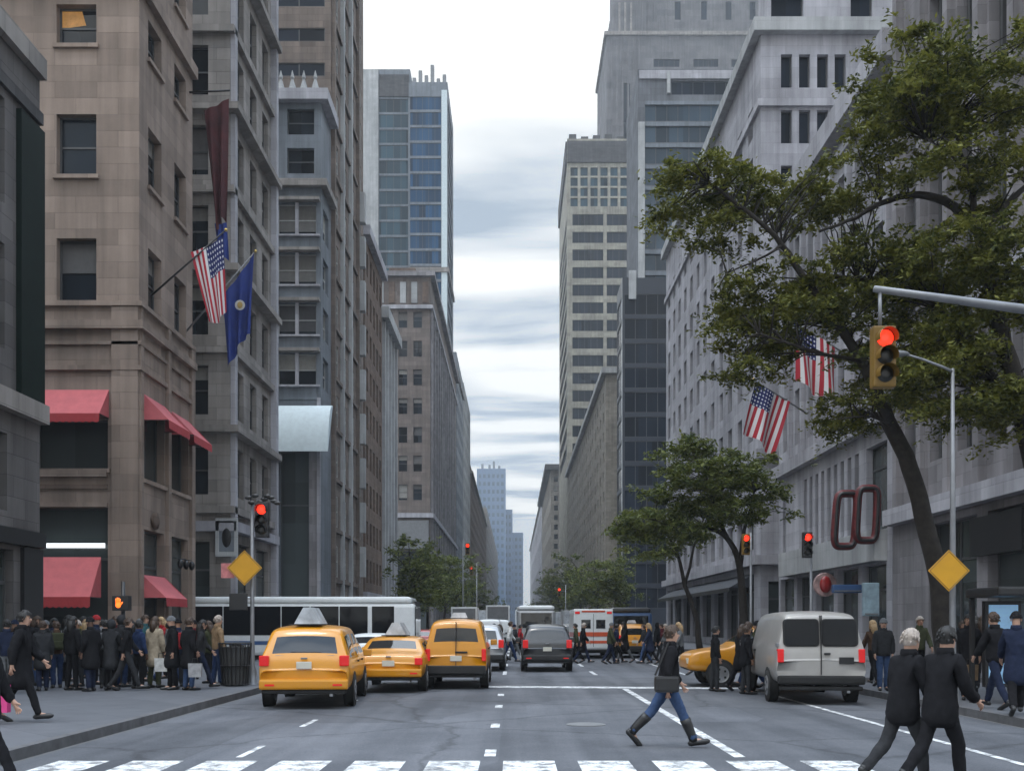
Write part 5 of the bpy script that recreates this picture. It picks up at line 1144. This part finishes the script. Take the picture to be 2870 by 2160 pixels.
SKINS = [plain('skin_light', (.46, .27, .19), .5, vary=.06), plain('skin_mid', (.33, .18, .115), .5, vary=.06), plain('skin_dark', (.12, .062, .04), .5, vary=.06)]
def dirv(a, side=0): a = R(a); return Vector((side, math.sin(a), -math.cos(a)))
POSE = {}
def pose(name, rh=4, rk=3, lh=-4, lk=3, rs=3, re=12, ls=-3, le=12, lean=0, rp=0, lp=0, spread=.085, cross=0):
    P = Vector((0, 0, 0)); J = {'pelvis': P}
    up = Vector((0, math.sin(R(lean)), math.cos(R(lean))))
    J['waist'] = P + up * .16; J['chest'] = P + up * .36; J['neckb'] = P + up * .52; J['head'] = P + up * .62 + Vector((0, .025, .045)); 
    for s, h, k, sh, el, pt, n in ((1, rh, rk, rs, re, rp, 'R'), (-1, lh, lk, ls, le, lp, 'L')):
        hip = P + Vector((s * spread, 0, -.05)); J['hip' + n] = hip
        kn = hip + dirv(h, s * .01) * .43; an = kn + dirv(h - k, 0) * .43; J['kn' + n] = kn; J['an' + n] = an
        J['toe' + n] = an + Vector((s * .02, .165 * math.cos(R(pt)), -.055 - .165 * math.sin(R(pt)))); J['heel' + n] = an + Vector((0, -.05, -.055 + .05 * math.sin(R(pt))))
        sh0 = J['chest'] + Vector((s * .175, 0, 0)) + up * .10; J['sh' + n] = sh0
        elb = sh0 + dirv(sh, s * .16).normalized() * .29; wr = elb + (dirv(sh + el, -s * cross)).normalized() * .25
        J['el' + n] = elb; J['wr' + n] = wr; d = (wr - elb).normalized(); J['pa' + n] = wr + d * .075
        side = Vector((0, 1, 0)) - d * d.y; side = side.normalized() if side.length > .1 else Vector((0, 0, 1))
        for q, (o, l) in enumerate(((.032, .070), (.011, .082), (-.011, .078), (-.031, .060))):
            b = wr + d * .085 + side * o; J['f%d%s' % (q, n)] = b; J['g%d%s' % (q, n)] = b + d * l * .55 + Vector((-s * .012, 0, 0)); J['h%d%s' % (q, n)] = b + d * l * .9 + Vector((-s * .035, 0, 0))
        J['t0' + n] = wr + d * .03 + side * .035; J['t1' + n] = wr + d * .075 + side * .062 + Vector((-s * .015, 0, 0))
    low = min(min(J['toe' + n].z - .03, J['heel' + n].z - .03) for n in 'RL')
    for k in J: J[k] = J[k] - Vector((0, 0, low))
    POSE[name] = J
    nd = {'pelvis': (J['pelvis'], (.13, .09)), 'waist': (J['waist'], (.125, .09)), 'chest': (J['chest'], (.15, .105)), 'neckb': (J['neckb'], (.06, .06)), 'head': (J['head'], (.07, .085)), 'top': (J['head'] + Vector((0, -.01, .10)), (.07, .085)), 'crown': (J['head'] + Vector((0, -.012, .165)), (.04, .05)), 'chin': (J['head'] + Vector((0, .065, -.035)), (.03, .03)), 'nose': (J['head'] + Vector((0, .115, .035)), (.012, .014))}
    ed = [('pelvis', 'waist'), ('waist', 'chest'), ('chest', 'neckb'), ('neckb', 'head'), ('head', 'top'), ('top', 'crown'), ('head', 'chin'), ('head', 'nose')]
    for n in 'RL':
        nd.update({'sh' + n: (J['sh' + n], (.055, .055)), 'el' + n: (J['el' + n], (.042, .042)), 'wr' + n: (J['wr' + n], (.027, .024)), 'pa' + n: (J['pa' + n], (.036, .018)), 'hip' + n: (J['hip' + n], (.066, .066)), 'kn' + n: (J['kn' + n], (.058, .058)), 'an' + n: (J['an' + n], (.038, .038)), 'toe' + n: (J['toe' + n], (.034, .026))})
        ed += [('chest', 'sh' + n), ('sh' + n, 'el' + n), ('el' + n, 'wr' + n), ('wr' + n, 'pa' + n), ('pelvis', 'hip' + n), ('hip' + n, 'kn' + n), ('kn' + n, 'an' + n), ('an' + n, 'toe' + n)]
        for q in range(4):
            for c, r in (('g', .0085), ('h', .007)): nd['%s%d%s' % (c, q, n)] = (J['%s%d%s' % (c, q, n)], (r, r))
            ed += [('pa' + n, 'g%d%s' % (q, n)), ('g%d%s' % (q, n), 'h%d%s' % (q, n))]
        nd['t1' + n] = (J['t1' + n], (.010, .010)); ed.append(('wr' + n, 't1' + n))
    me = {'body': skin(nd, ed, 'pelvis', 'body')}
    # trousers
    nd = {'waist': (J['waist'] - up * .02, (.135, .10)), 'pelvis': (J['pelvis'], (.165, .125))}; ed = [('waist', 'pelvis')]
    for n in 'RL':
        th = J['hip' + n].lerp(J['kn' + n], .35); bo = J['an' + n] + (J['an' + n] - J['kn' + n]).normalized() * .03
        nd.update({'hip' + n: (J['hip' + n], (.105, .112)), 'th' + n: (th, (.095, .10)), 'kn' + n: (J['kn' + n], (.074, .078)), 'an' + n: (bo, (.06, .066))}); ed += [('pelvis', 'hip' + n), ('hip' + n, 'th' + n), ('th' + n, 'kn' + n), ('kn' + n, 'an' + n)]
    me['trousers'] = skin(nd, ed, 'pelvis', 'trousers', 3, .012, len(POSE))
    for kind, hem, fat in (('short', -.10, 1.0), ('puffer', -.16, 1.18), ('mid', -.32, 1.16), ('long', -.50, 1.14)):
        nd = {'neckb': (J['neckb'] + up * .015, (.078, .08)), 'chest': (J['chest'], (.195 * fat, .14 * fat)), 'waist': (J['waist'], (.165 * fat, .125 * fat)), 'pelvis': (J['pelvis'], (.175 * fat, .145 * fat)), 'hem': (J['pelvis'] + Vector((0, 0, hem)), ({'long': .235, 'mid': .20}.get(kind, .175) * fat, {'long': .225, 'mid': .19}.get(kind, .145) * fat))}
        ed = [('neckb', 'chest'), ('chest', 'waist'), ('waist', 'pelvis'), ('pelvis', 'hem')]
        for n in 'RL':
            nd.update({'sh' + n: (J['sh' + n] + Vector((0, 0, .0)), (.085 * fat, .085 * fat)), 'el' + n: (J['el' + n], (.07 * fat, .07 * fat)), 'wr' + n: (J['wr' + n], (.052 * fat, .052 * fat))}); ed += [('chest', 'sh' + n), ('sh' + n, 'el' + n), ('el' + n, 'wr' + n)]
        me[kind] = skin(nd, ed, 'chest', 'coat', 3, .016, len(POSE) * 3 + hem)
        zh = (J['pelvis'].z + hem) + .05
        for v in me[kind].vertices:
            if v.co.z < zh and abs(v.co.x) < .3 and (Vector((v.co.x, v.co.y, 0)) - Vector((0, J['pelvis'].y, 0))).length < .34: v.co.z = zh + (v.co.z - zh) * .12
        q = MB(); nb = J['neckb'] + up * .035; q.lathe([(.088, -.03), (.098, .0), (.088, .055), (.072, .06), (.074, 0)], nb, 'Z', 16); me['collar'] = q.mesh('collar', M_BLACK, True)
    for n in 'RL':
        q = MB(); c = J['an' + n]; a = J['kn' + n]; q.tube([c + Vector((0, 0, -.02)), c + (a - c) * .2, c + (a - c) * .6, c + (a - c) * .78], [.062, .066, .078, .082], 12); me['boot' + n] = q.mesh('boot_shaft', M_BLACK, True)
        q = MB(); a, b, c = J['heel' + n], J['toe' + n], J['an' + n]
        d = (b - a).normalized(); q.tube([a - d * .035 + Vector((0, 0, .012)), a + Vector((0, 0, .02)), (a + b) / 2 + Vector((0, 0, .012)), b, b + d * .05, b + d * .075], [.022, .046, .044, .044, .034, .012], 10); q.tube([a + Vector((0, 0, .03)) + d * .03, c + Vector((0, 0, .03))], [.046, .048], 10)
        me['shoe' + n] = q.mesh('shoe', M_BLACK, True)
    POSE[name + '_m'] = me
    h = J['head'] + Vector((0, 0, .065))
    def hair(kind):
        q = MB()
        if kind == 'short': q.ell(h, (.092, .112, .122), 16, 10, 0, lambda x, y, z: z > .35 or (y < .05 and z > -.45) or (abs(x) > .8 and y < .3 and z > -.1))
        elif kind == 'long':
            q.ell(h, (.102, .118, .128), 16, 10, 0, lambda x, y, z: z > .4 or (y < .15 and z > -.9))
            q.tube([h + Vector((0, -.05, 0)), h + Vector((0, -.07, -.12)), h + Vector((0, -.085, -.24)), h + Vector((0, -.08, -.31))], [.09, .098, .085, .04], 12)
        elif kind == 'hat': q.ell(h + Vector((0, 0, .012)), (.1, .118, .125), 16, 10, 0, lambda x, y, z: z > .12 - .12 * y); q.lathe([(.103, 0), (.108, .02), (.103, .045)], h + Vector((0, 0, .0)), 'Z', 16)
        elif kind == 'hood': q.ell(h + Vector((0, -.015, -.005)), (.118, .125, .145), 16, 10, 0, lambda x, y, z: y < .45)
        if kind in ('short', 'long'):
            rh = random.Random(len(kind)); q.v = [tuple(Vector(p) + (Vector(p) - h).normalized() * rh.uniform(-.008, .012)) for p in q.v]
            for _ in range(46):
                a = rh.uniform(0, 6.28); z = rh.uniform(-.2, .95); r_ = math.sqrt(max(0, 1 - z * z)); y_ = r_ * math.sin(a)
                if y_ > .2 and z < .5: continue
                p0 = h + Vector((.093 * r_ * math.cos(a), .113 * y_, .123 * z)); l_ = .05 if kind == 'short' else .16
                q.tube([p0, p0 + Vector((math.cos(a) * .012, y_ * .012 - .006, -l_ * .5)), p0 + Vector((math.cos(a) * .006, -.01, -l_))], [.013, .011, .003], 5)
        return q.mesh('hair' if kind in ('short', 'long') else 'hat', M_BLACK, True)
    for kind in ('short', 'long', 'hat', 'hood'): me['hair_' + kind] = hair(kind)
    q = MB()
    for s in (-1, 1): q.ell(h + Vector((s * .032, .083, -.012)), (.014, .008, .008), 8, 5, 0); q.ell(h + Vector((s * .082, 0, -.02)), (.012, .022, .034), 8, 6, 1); q.ell(h + Vector((s * .032, .085, .012)), (.02, .008, .005), 8, 5, 0)
    q.ell(h + Vector((0, .088, -.078)), (.024, .01, .008), 8, 5, 2); me['face_parts'] = []
    for nm, c_, r_, mt in (('eye', (.032, .083, -.012), (.014, .008, .008), M_BLACK), ('eye', (-.032, .083, -.012), (.014, .008, .008), M_BLACK), ('ear', (.082, 0, -.02), (.012, .022, .034), SKINS[0]), ('ear', (-.082, 0, -.02), (.012, .022, .034), SKINS[0]), ('mouth', (0, .088, -.078), (.024, .01, .008), plain('lips', (.28, .09, .08), .5))):
        p_ = MB(); p_.ell(h + Vector(c_), r_, 8, 5); me['face_parts'].append((nm, p_.mesh(nm, mt, True)))
    me['face'] = q.mesh('face', [M_BLACK, plain('skin_ear', (.36, .2, .14), .5), plain('lips', (.28, .09, .08), .5)], True)
pose('stand'); pose('phone', rs=20, re=95, ls=15, le=80, cross=.35, rh=2, lh=-3); pose('pockets', rs=-12, re=48, ls=-12, le=48, rh=6, rk=8, lh=-2)
pose('walk', rh=24, rk=6, lh=-18, lk=14, rs=-18, re=14, ls=20, le=22, lean=4, rp=-8, lp=28); pose('step', rh=-14, rk=18, lh=16, lk=4, rs=14, re=22, ls=-14, le=14, lean=3, rp=24, lp=-5)
pose('stride', rh=27, rk=4, lh=-31, lk=14, rs=-16, re=20, ls=10, le=26, lean=3, rp=-12, lp=50); pose('stoop', rh=26, rk=22, lh=-20, lk=26, rs=12, re=40, ls=-6, le=40, lean=9, rp=-4, lp=34)
CLOTH = {'black': (.012, .012, .014), 'charcoal': (.03, .031, .034), 'navy': (.016, .022, .045), 'grey': (.13, .135, .14), 'pale grey': (.32, .32, .33), 'beige': (.36, .30, .22), 'brown': (.075, .045, .03), 'olive': (.05, .055, .03), 'white': (.6, .6, .58), 'red': (.3, .025, .03), 'burgundy': (.09, .014, .02), 'denim blue': (.045, .075, .15), 'dark blue': (.02, .035, .085), 'tan': (.25, .17, .10), 'teal': (.03, .09, .10), 'mustard': (.35, .19, .03), 'pink': (.5, .16, .2)}
HAIRC = {'black': (.01, .009, .008), 'brown': (.045, .025, .014), 'blond': (.33, .22, .11), 'grey': (.34, .29, .25)}
def cm(c): return plain(c.replace(' ', '_') + '_clothing', CLOTH[c], .9, spec=.12, vary=.25, scale=9, bump=.3)
def part(name, me, t, mat):
    o = obj(name, me, t); o.material_slots[0].link = 'OBJECT'; o.material_slots[0].material = mat; return o
def person(x, d, head, pz, coat, cc, tc, hk, hc, label, s=1.0, ground=.14, group=None, sk=0, X=None):
    t = thing('person', label, 'person', (fx(x, d) if X is None else X, d, ground), R(head), group); t.scale = (s, s, s); m = POSE[pz + '_m']
    part('body', m['body'], t, SKINS[sk]); part('trousers', m['trousers'], t, cm(tc)); part('coat', m[coat], t, cm(cc))
    part('collar', m['collar'], t, cm(cc))
    for n in 'RL': obj('shoe', m['shoe' + n], t)
    hm = cm(hc) if hk in ('hat', 'hood') else plain(hc + '_hair', HAIRC[hc], .6, vary=.3, scale=20)
    part('hair' if hk in ('short', 'long') else 'hat', m['hair_' + hk], t, hm); 
    if d < 26:
        for nm, fm in m['face_parts']: obj(nm, fm, t)
    else: obj('face', m['face'], t)
    return t
# the three in front
t = person(1443, 15.1, -90, 'stride', 'puffer', 'black', 'denim blue', 'short', 'brown', 'person in black jacket and blue jeans striding across the empty middle of the avenue', 1.01, 0)

for n in 'RL': obj('boot_shaft', POSE['stride_m']['boot' + n], t)
o = Vector((fx(1443, 15.1), 15.1, 0)); b = thing('shoulder_bag', 'dark shoulder bag hanging at the hip of the striding person in blue jeans', 'bag', o + Vector((-.06, -.27, .95)))
q = MB(); q.box(-.18, .18, -.06, .06, -.13, .11); me = q.mesh('bag_body', M_BLACK); shade_bevel(me, .04); obj('bag_body', me, b)
q = MB(); q.tube([(-.17, 0, .12), (-.08, .03, .32), (.02, .09, .55), (.06, .2, .59)], .014, 6); q.build('strap', M_BLACK, b)
person(1950, 11.5, -70, 'stoop', 'mid', 'black', 'charcoal', 'short', 'grey', 'person with pale grey hair in a black coat crossing close at the right', .985, 0)
person(2030, 11.2, -62, 'stoop', 'mid', 'black', 'black', 'short', 'black', 'person with short dark hair in a dark coat walking closest at the right edge', 1.0, 0, sk=0)
# near left
person(44, 17.4, -80, 'walk', 'long', 'black', 'black', 'short', 'black', 'person in a long black coat walking nearest at the left with a pink bag', 1.04, .14)
o = Vector((fx(10, 17.2), 17.0, .14)); b = thing('carrier_bag', 'bright pink carrier bag hanging beside the nearest walker on the left', 'bag', o + Vector((0, 0, .2)))
q = MB(); q.add([(-.17, -.07, 0), (.17, -.07, 0), (.17, .07, 0), (-.17, .07, 0), (-.18, -.05, .46), (.18, -.05, .46), (.18, .05, .46), (-.18, .05, .46)], [(0, 1, 5, 4), (1, 2, 6, 5), (2, 3, 7, 6), (3, 0, 4, 7), (0, 3, 2, 1)]); q.build('bag_body', plain('hot_pink_bag', (.62, .05, .22), .45, vary=.2), b)
for s in (-1, 1): q = MB(); q.tube([(-.09, s * .05, .455), (-.05, s * .03, .60), (.05, s * .03, .60), (.09, s * .05, .455)], .008, 6); q.build('handle', M_BLACK, b)
person(-34, 11.6, -90, 'stride', 'mid', 'black', 'black', 'short', 'brown', 'person cut off by the lower left corner with one dark leg striding in', 1.0, 0)
# waiting crowd on the left pavement
crowd = [(14, 24.0, 20, 'stand', 'short', 'navy', 'grey', 'short', 'black'), (78, 27.5, -70, 'phone', 'puffer', 'black', 'denim blue', 'long', 'brown'), (100, 30.0, 160, 'stand', 'short', 'charcoal', 'black', 'hat', 'grey'), (122, 26.5, 30, 'pockets', 'short', 'brown', 'dark blue', 'short', 'brown'),
 (146, 29.5, -60, 'stand', 'long', 'grey', 'black', 'long', 'black'), (168, 27.0, 150, 'phone', 'short', 'olive', 'charcoal', 'short', 'grey'), (186, 31.0, -40, 'stand', 'puffer', 'white', 'navy', 'long', 'blond'), (206, 28.0, -80, 'pockets', 'puffer', 'navy', 'black', 'hat', 'red'),
 (228, 26.4, 20, 'stand', 'long', 'black', 'charcoal', 'short', 'black'), (246, 29.0, -120, 'walk', 'short', 'burgundy', 'denim blue', 'long', 'brown'), (262, 26.8, -30, 'pockets', 'puffer', 'charcoal', 'dark blue', 'hood', 'charcoal'), (284, 27.6, 40, 'stand', 'long', 'charcoal', 'black', 'long', 'black'),
 (334, 26.6, -20, 'stand', 'long', 'beige', 'olive', 'long', 'brown'), (312, 29.6, -100, 'phone', 'short', 'teal', 'black', 'short', 'brown'), (362, 28.6, -60, 'walk', 'short', 'grey', 'dark blue', 'short', 'black'), (384, 27.0, 10, 'stand', 'puffer', 'navy', 'charcoal', 'hat', 'black'),
 (408, 25.6, -40, 'pockets', 'long', 'black', 'denim blue', 'short', 'brown'), (432, 26.2, -75, 'walk', 'short', 'charcoal', 'navy', 'long', 'black'), (452, 28.6, 70, 'phone', 'puffer', 'olive', 'black', 'long', 'brown'), (470, 27.6, -50, 'stand', 'short', 'tan', 'dark blue', 'short', 'grey'),
 (58, 31.5, -60, 'walk', 'short', 'white', 'black', 'short', 'brown'), (350, 31.0, 130, 'stand', 'short', 'red', 'black', 'long', 'blond'), (178, 33.0, -90, 'stand', 'short', 'mustard', 'black', 'short', 'black'), (30, 28.0, -50, 'phone', 'long', 'brown', 'charcoal', 'hat', 'navy'), (112, 32.6, -80, 'walk', 'long', 'navy', 'grey', 'long', 'black'), (298, 32.0, -90, 'walk', 'puffer', 'grey', 'black', 'hood', 'grey'), (222, 32.4, 60, 'stand', 'short', 'pale grey', 'charcoal', 'short', 'black'), (92, 25.4, 30, 'stand', 'long', 'charcoal', 'navy', 'short', 'brown'), (156, 25.6, -30, 'stand', 'puffer', 'black', 'black', 'long', 'black'), (196, 25.2, 60, 'pockets', 'long', 'black', 'navy', 'hat', 'black'), (272, 25.4, -70, 'walk', 'short', 'black', 'charcoal', 'short', 'brown'), (300, 26.2, -40, 'stand', 'short', 'dark blue', 'black', 'short', 'black'), (240, 25.6, -10, 'phone', 'long', 'charcoal', 'black', 'hood', 'charcoal'), (52, 26.0, 30, 'stand', 'puffer', 'black', 'charcoal', 'short', 'black'), (372, 25.8, 120, 'stand', 'long', 'black', 'black', 'hat', 'grey'), (420, 30.6, 20, 'stand', 'long', 'burgundy', 'black', 'hat', 'black')]
KW = {'mid': 'coat', 'short': 'jacket', 'long': 'long coat', 'puffer': 'padded jacket'}; HW = {'short': 'short {} hair', 'long': 'long {} hair', 'hat': 'a {} hat', 'hood': 'a {} hood up'}
VB = {'stand': 'standing', 'phone': 'holding both hands in front', 'pockets': 'with hands at the pockets', 'walk': 'walking', 'step': 'walking', 'stride': 'striding', 'stoop': 'walking'}
def lab(c, where): return 'person in %s %s and %s trousers with %s, %s' % (c[5], KW[c[4]], c[6], HW[c[7]].format(c[8]), where)
HW = {'short': 'short {} hair', 'long': 'long {} hair', 'hat': '{} hat', 'hood': '{} hood'}
rr = random.Random(4)
for c in crowd:
    person(*c, lab(c, 'left crowd'), rr.uniform(.94, 1.05), .14, 'crowd waiting on the left pavement', rr.choice((0, 0, 0, 1, 1, 2)))
right = [(2092, 22.5, 160, 'stand', 'long', 'black', 'charcoal', 'short', 'black'), (2122, 24.5, -30, 'walk', 'short', 'charcoal', 'black', 'long', 'brown'), (2152, 20.0, 20, 'walk', 'puffer', 'black', 'navy', 'short', 'brown'), (2196, 18.6, -20, 'walk', 'long', 'navy', 'black', 'hat', 'black'), (2180, 25.0, 170, 'walk', 'short', 'grey', 'dark blue', 'short', 'black'),
 (1888, 27.5, 10, 'walk', 'short', 'brown', 'black', 'long', 'blond'), (1908, 25.5, 170, 'stand', 'puffer', 'charcoal', 'denim blue', 'hat', 'grey'), (2076, 27.0, -160, 'walk', 'short', 'navy', 'grey', 'short', 'brown'), (2110, 32.4, 0, 'walk', 'long', 'burgundy', 'black', 'long', 'black'), (1985, 27.9, 180, 'walk', 'short', 'olive', 'black', 'short', 'grey')]
for c in right:
    person(*c, lab(c, 'right pavement'), rr.uniform(.95, 1.05), .14, 'pedestrians on the right pavement', rr.choice((0, 0, 1, 2)))
mid = [(1545, 27.3, -90, 'stand', 'short', 'black', 'charcoal', 'short', 'black', 0), (1600, 27.6, -70, 'walk', 'long', 'black', 'black', 'long', 'brown', 0), (1622, 29.0, 80, 'walk', 'short', 'charcoal', 'dark blue', 'short', 'brown', 0), (1642, 27.0, 90, 'walk', 'puffer', 'brown', 'black', 'hat', 'black', 0), (1470, 36, 90, 'walk', 'short', 'grey', 'black', 'long', 'blond', 0),
 (1330, 46, -80, 'walk', 'short', 'navy', 'black', 'short', 'black', 0), (1350, 47, 100, 'walk', 'long', 'black', 'grey', 'long', 'black', 0), (1392, 46, 95, 'step', 'short', 'charcoal', 'denim blue', 'short', 'brown', 0), (1418, 47, -85, 'walk', 'puffer', 'black', 'charcoal', 'hood', 'black', 0), (1440, 46, 90, 'step', 'long', 'grey', 'navy', 'short', 'grey', 0),
 (1064, 47, -90, 'walk', 'short', 'dark blue', 'black', 'short', 'black', 0), (1082, 48, 90, 'step', 'long', 'black', 'charcoal', 'long', 'brown', 0), (1100, 47, -85, 'walk', 'short', 'white', 'dark blue', 'short', 'brown', 0), (1114, 48.5, 90, 'walk', 'puffer', 'charcoal', 'grey', 'hat', 'navy', 0), (1245, 47, 85, 'step', 'short', 'olive', 'black', 'short', 'black', 0)]
mid += [(1052, 50, 90, 'walk', 'puffer', 'navy', 'black', 'short', 'brown', 0), (1122, 53, -85, 'walk', 'short', 'red', 'black', 'short', 'black', 0), (1258, 46, -90, 'walk', 'long', 'black', 'navy', 'short', 'grey', 0), (1318, 45.5, -90, 'step', 'puffer', 'olive', 'navy', 'hat', 'grey', 0), (1404, 45, 85, 'walk', 'long', 'navy', 'black', 'long', 'blond', 0), (1432, 48.5, 85, 'walk', 'short', 'burgundy', 'charcoal', 'short', 'brown', 0), (1612, 26.2, -85, 'stand', 'mid', 'black', 'charcoal', 'short', 'brown', 0), (1652, 28.0, 80, 'walk', 'short', 'navy', 'black', 'long', 'black', 0)]
for c in mid:
    c9 = c[:9]; person(*c9, lab(c9, 'crossing ahead'), rr.uniform(.95, 1.04), 0, 'pedestrians crossing the avenue', rr.choice((0, 0, 1)))

def backpack(x, d, head, col, label, ground=.14):
    a = R(head); X = fx(x, d); o = Vector((X + math.sin(a) * .2, d - math.cos(a) * .2, ground + 1.22)); t = thing('backpack', label, 'backpack', o, a, 'bags carried in the crowd')
    q = MB(); q.box(-.15, .15, -.1, .07, -.22, .22); me = q.mesh('pack', cm(col)); shade_bevel(me, .05, 3); obj('pack', me, t)
    q = MB(); q.box(-.11, .11, -.15, -.102, -.17, .0); me = q.mesh('pocket', cm(col)); shade_bevel(me, .02); obj('pocket', me, t)
    for s in (-1, 1): q = MB(); q.tube([(s * .1, .05, .2), (s * .11, .17, .27), (s * .12, .3, .2)], .018, 6); q.build('strap', M_BLACK, t)
def tote(x, d, col, label, ground=.14, z=.45):
    t = thing('tote_bag', label, 'bag', (fx(x, d), d - .12, ground + z), 0, 'bags carried in the crowd')
    q = MB(); q.add([(-.15, -.05, 0), (.15, -.05, 0), (.15, .05, 0), (-.15, .05, 0), (-.17, -.04, .34), (.17, -.04, .34), (.17, .04, .34), (-.17, .04, .34)], [(0, 1, 5, 4), (1, 2, 6, 5), (2, 3, 7, 6), (3, 0, 4, 7), (0, 3, 2, 1)]); q.build('bag_body', cm(col), t)
    q = MB(); q.tube([(-.08, 0, .33), (-.06, 0, .46), (.06, 0, .46), (.08, 0, .33)], .01, 6); q.build('handle', M_BLACK, t)
backpack(122, 26.5, 30, 'olive', 'olive backpack on the brown jacketed person in the left crowd'); backpack(384, 27.0, 10, 'red', 'dark red backpack on a navy padded jacket in the left crowd'); backpack(228, 26.4, 20, 'grey', 'grey backpack on a long black coat in the left crowd')
tote(352, 26.2, 'white', 'white tote bag beside the beige coat in the left crowd'); tote(425, 25.4, 'pale grey', 'pale grey bag hanging low by the right end of the left crowd', z=.35); tote(92, 27.0, 'mustard', 'mustard bag hanging in the left part of the left crowd'); tote(2090, 22.2, 'tan', 'tan bag carried on the right pavement by the long black coat')
# ------------------------------------------------------------------ sky, sun, haze, camera
w = bpy.data.worlds.new('World'); sc.world = w; w.use_nodes = True; nt = w.node_tree; bg = nt.nodes['Background']
EL, AZ = 74, 205
sk = N(nt, 'ShaderNodeTexSky', sky_type='NISHITA'); sk.sun_disc = False; sk.sun_elevation = R(EL); sk.sun_rotation = R(AZ); sk.dust_density = 2
tc = N(nt, 'ShaderNodeTexCoord'); sp = N(nt, 'ShaderNodeSeparateXYZ'); L(nt, tc.outputs['Generated'], sp.inputs[0])
mz = N(nt, 'ShaderNodeMath', operation='MAXIMUM'); L(nt, sp.outputs[2], mz.inputs[0]); mz.inputs[1].default_value = .10
cb = N(nt, 'ShaderNodeCombineXYZ')
for k in (0, 1):
    dv = N(nt, 'ShaderNodeMath', operation='DIVIDE'); L(nt, sp.outputs[k], dv.inputs[0]); L(nt, mz.outputs[0], dv.inputs[1]); L(nt, dv.outputs[0], cb.inputs[k])
mp = N(nt, 'ShaderNodeMapping'); mp.inputs['Scale'].default_value = (.55, 1.1, 1); mp.inputs['Location'].default_value = (3.1, 1.7, 0); mp.inputs['Rotation'].default_value = (0, 0, .15); L(nt, cb.outputs[0], mp.inputs[0])
no = N(nt, 'ShaderNodeTexNoise', Scale=1.25, Detail=6.0, Roughness=.5, Distortion=.3); L(nt, mp.outputs[0], no.inputs['Vector'])
rp = N(nt, 'ShaderNodeValToRGB'); e = rp.color_ramp.elements
e[0].position = .40; e[0].color = (.43, .52, .62, 1); e[1].position = .56; e[1].color = (1.25, 1.25, 1.2, 1); x_ = e.new(.47); x_.color = (.80, .85, .89, 1)
L(nt, no.outputs['Fac'], rp.inputs[0])
gz = N(nt, 'ShaderNodeMapRange'); gz.inputs['From Min'].default_value = .50; gz.inputs['From Max'].default_value = .85; gz.inputs['To Min'].default_value = 13.5; gz.inputs['To Max'].default_value = 46.0; L(nt, sp.outputs[2], gz.inputs['Value'])
tz = N(nt, 'ShaderNodeMapRange'); tz.inputs['From Min'].default_value = .48; tz.inputs['From Max'].default_value = .75; L(nt, sp.outputs[2], tz.inputs['Value'])
tm_ = N(nt, 'ShaderNodeMix', data_type='RGBA', blend_type='MULTIPLY'); L(nt, tz.outputs[0], tm_.inputs[0]); L(nt, rp.outputs[0], tm_.inputs[6]); tm_.inputs[7].default_value = (.88, .97, 1.12, 1)
vm = N(nt, 'ShaderNodeVectorMath', operation='SCALE'); L(nt, tm_.outputs[2], vm.inputs[0]); L(nt, gz.outputs[0], vm.inputs['Scale'])
mx = N(nt, 'ShaderNodeMix', data_type='RGBA'); mx.inputs[0].default_value = .94; L(nt, sk.outputs[0], mx.inputs[6]); L(nt, vm.outputs[0], mx.inputs[7])
L(nt, mx.outputs[2], bg.inputs[0]); bg.inputs[1].default_value = .1
sun = bpy.data.lights.new('sun', 'SUN'); sun.energy = 1.2; sun.angle = R(10); sun.color = (1, .96, .9); so = bpy.data.objects.new('sun', sun); COL.objects.link(so)
az = R(AZ); dirn = Vector((math.sin(az) * math.cos(R(EL)), math.cos(az) * math.cos(R(EL)), math.sin(R(EL)))); so.rotation_euler = (-dirn).to_track_quat('-Z', 'Y').to_euler(); so.location = (0, 0, 300)
hz = MB(); hz.box(-400, 500, -120, 1650, -1.1, 300); vmx = bpy.data.materials.new('air'); vmx.use_nodes = True; nt = vmx.node_tree; nt.nodes.clear()
pv = N(nt, 'ShaderNodeVolumePrincipled', Density=HAZE); pv.inputs['Color'].default_value = (.86, .93, 1, 1); pv.inputs['Anisotropy'].default_value = .2; om = N(nt, 'ShaderNodeOutputMaterial'); L(nt, pv.outputs[0], om.inputs['Volume'])
if HAZE > 0: structure(hz.build('haze', vmx), 'stuff')
cam = bpy.data.cameras.new('camera'); co = bpy.data.objects.new('camera', cam); COL.objects.link(co); sc.camera = co
co.location = (0, 0, CH); co.rotation_euler = (R(90), 0, 0); cam.sensor_width = 36; cam.lens = 36 * F / 2212; cam.shift_x = -(CX - 1106) / 2212; cam.shift_y = (CY - 832.5) / 2212; cam.clip_end = 6000; cam.clip_start = .1
sc.view_settings.view_transform = 'Standard'; sc.view_settings.look = 'None'; sc.view_settings.exposure = EXPO; sc.view_settings.gamma = 1
sc.cycles.max_bounces = 6; sc.cycles.diffuse_bounces = 3; sc.cycles.glossy_bounces = 3; sc.cycles.volume_bounces = 0; sc.cycles.transparent_max_bounces = 6
sc.cycles.use_denoising = True; sc.cycles.caustics_reflective = False; sc.cycles.caustics_refractive = False

seen = {}
for o in sc.objects:
    if 'label' in o:
        n = len(o['label'].split())
        if n > 16 or n < 4: print('LONG', n, o['label'])
        if o['label'] in seen: print('DUP', o['label'])
        seen[o['label']] = 1
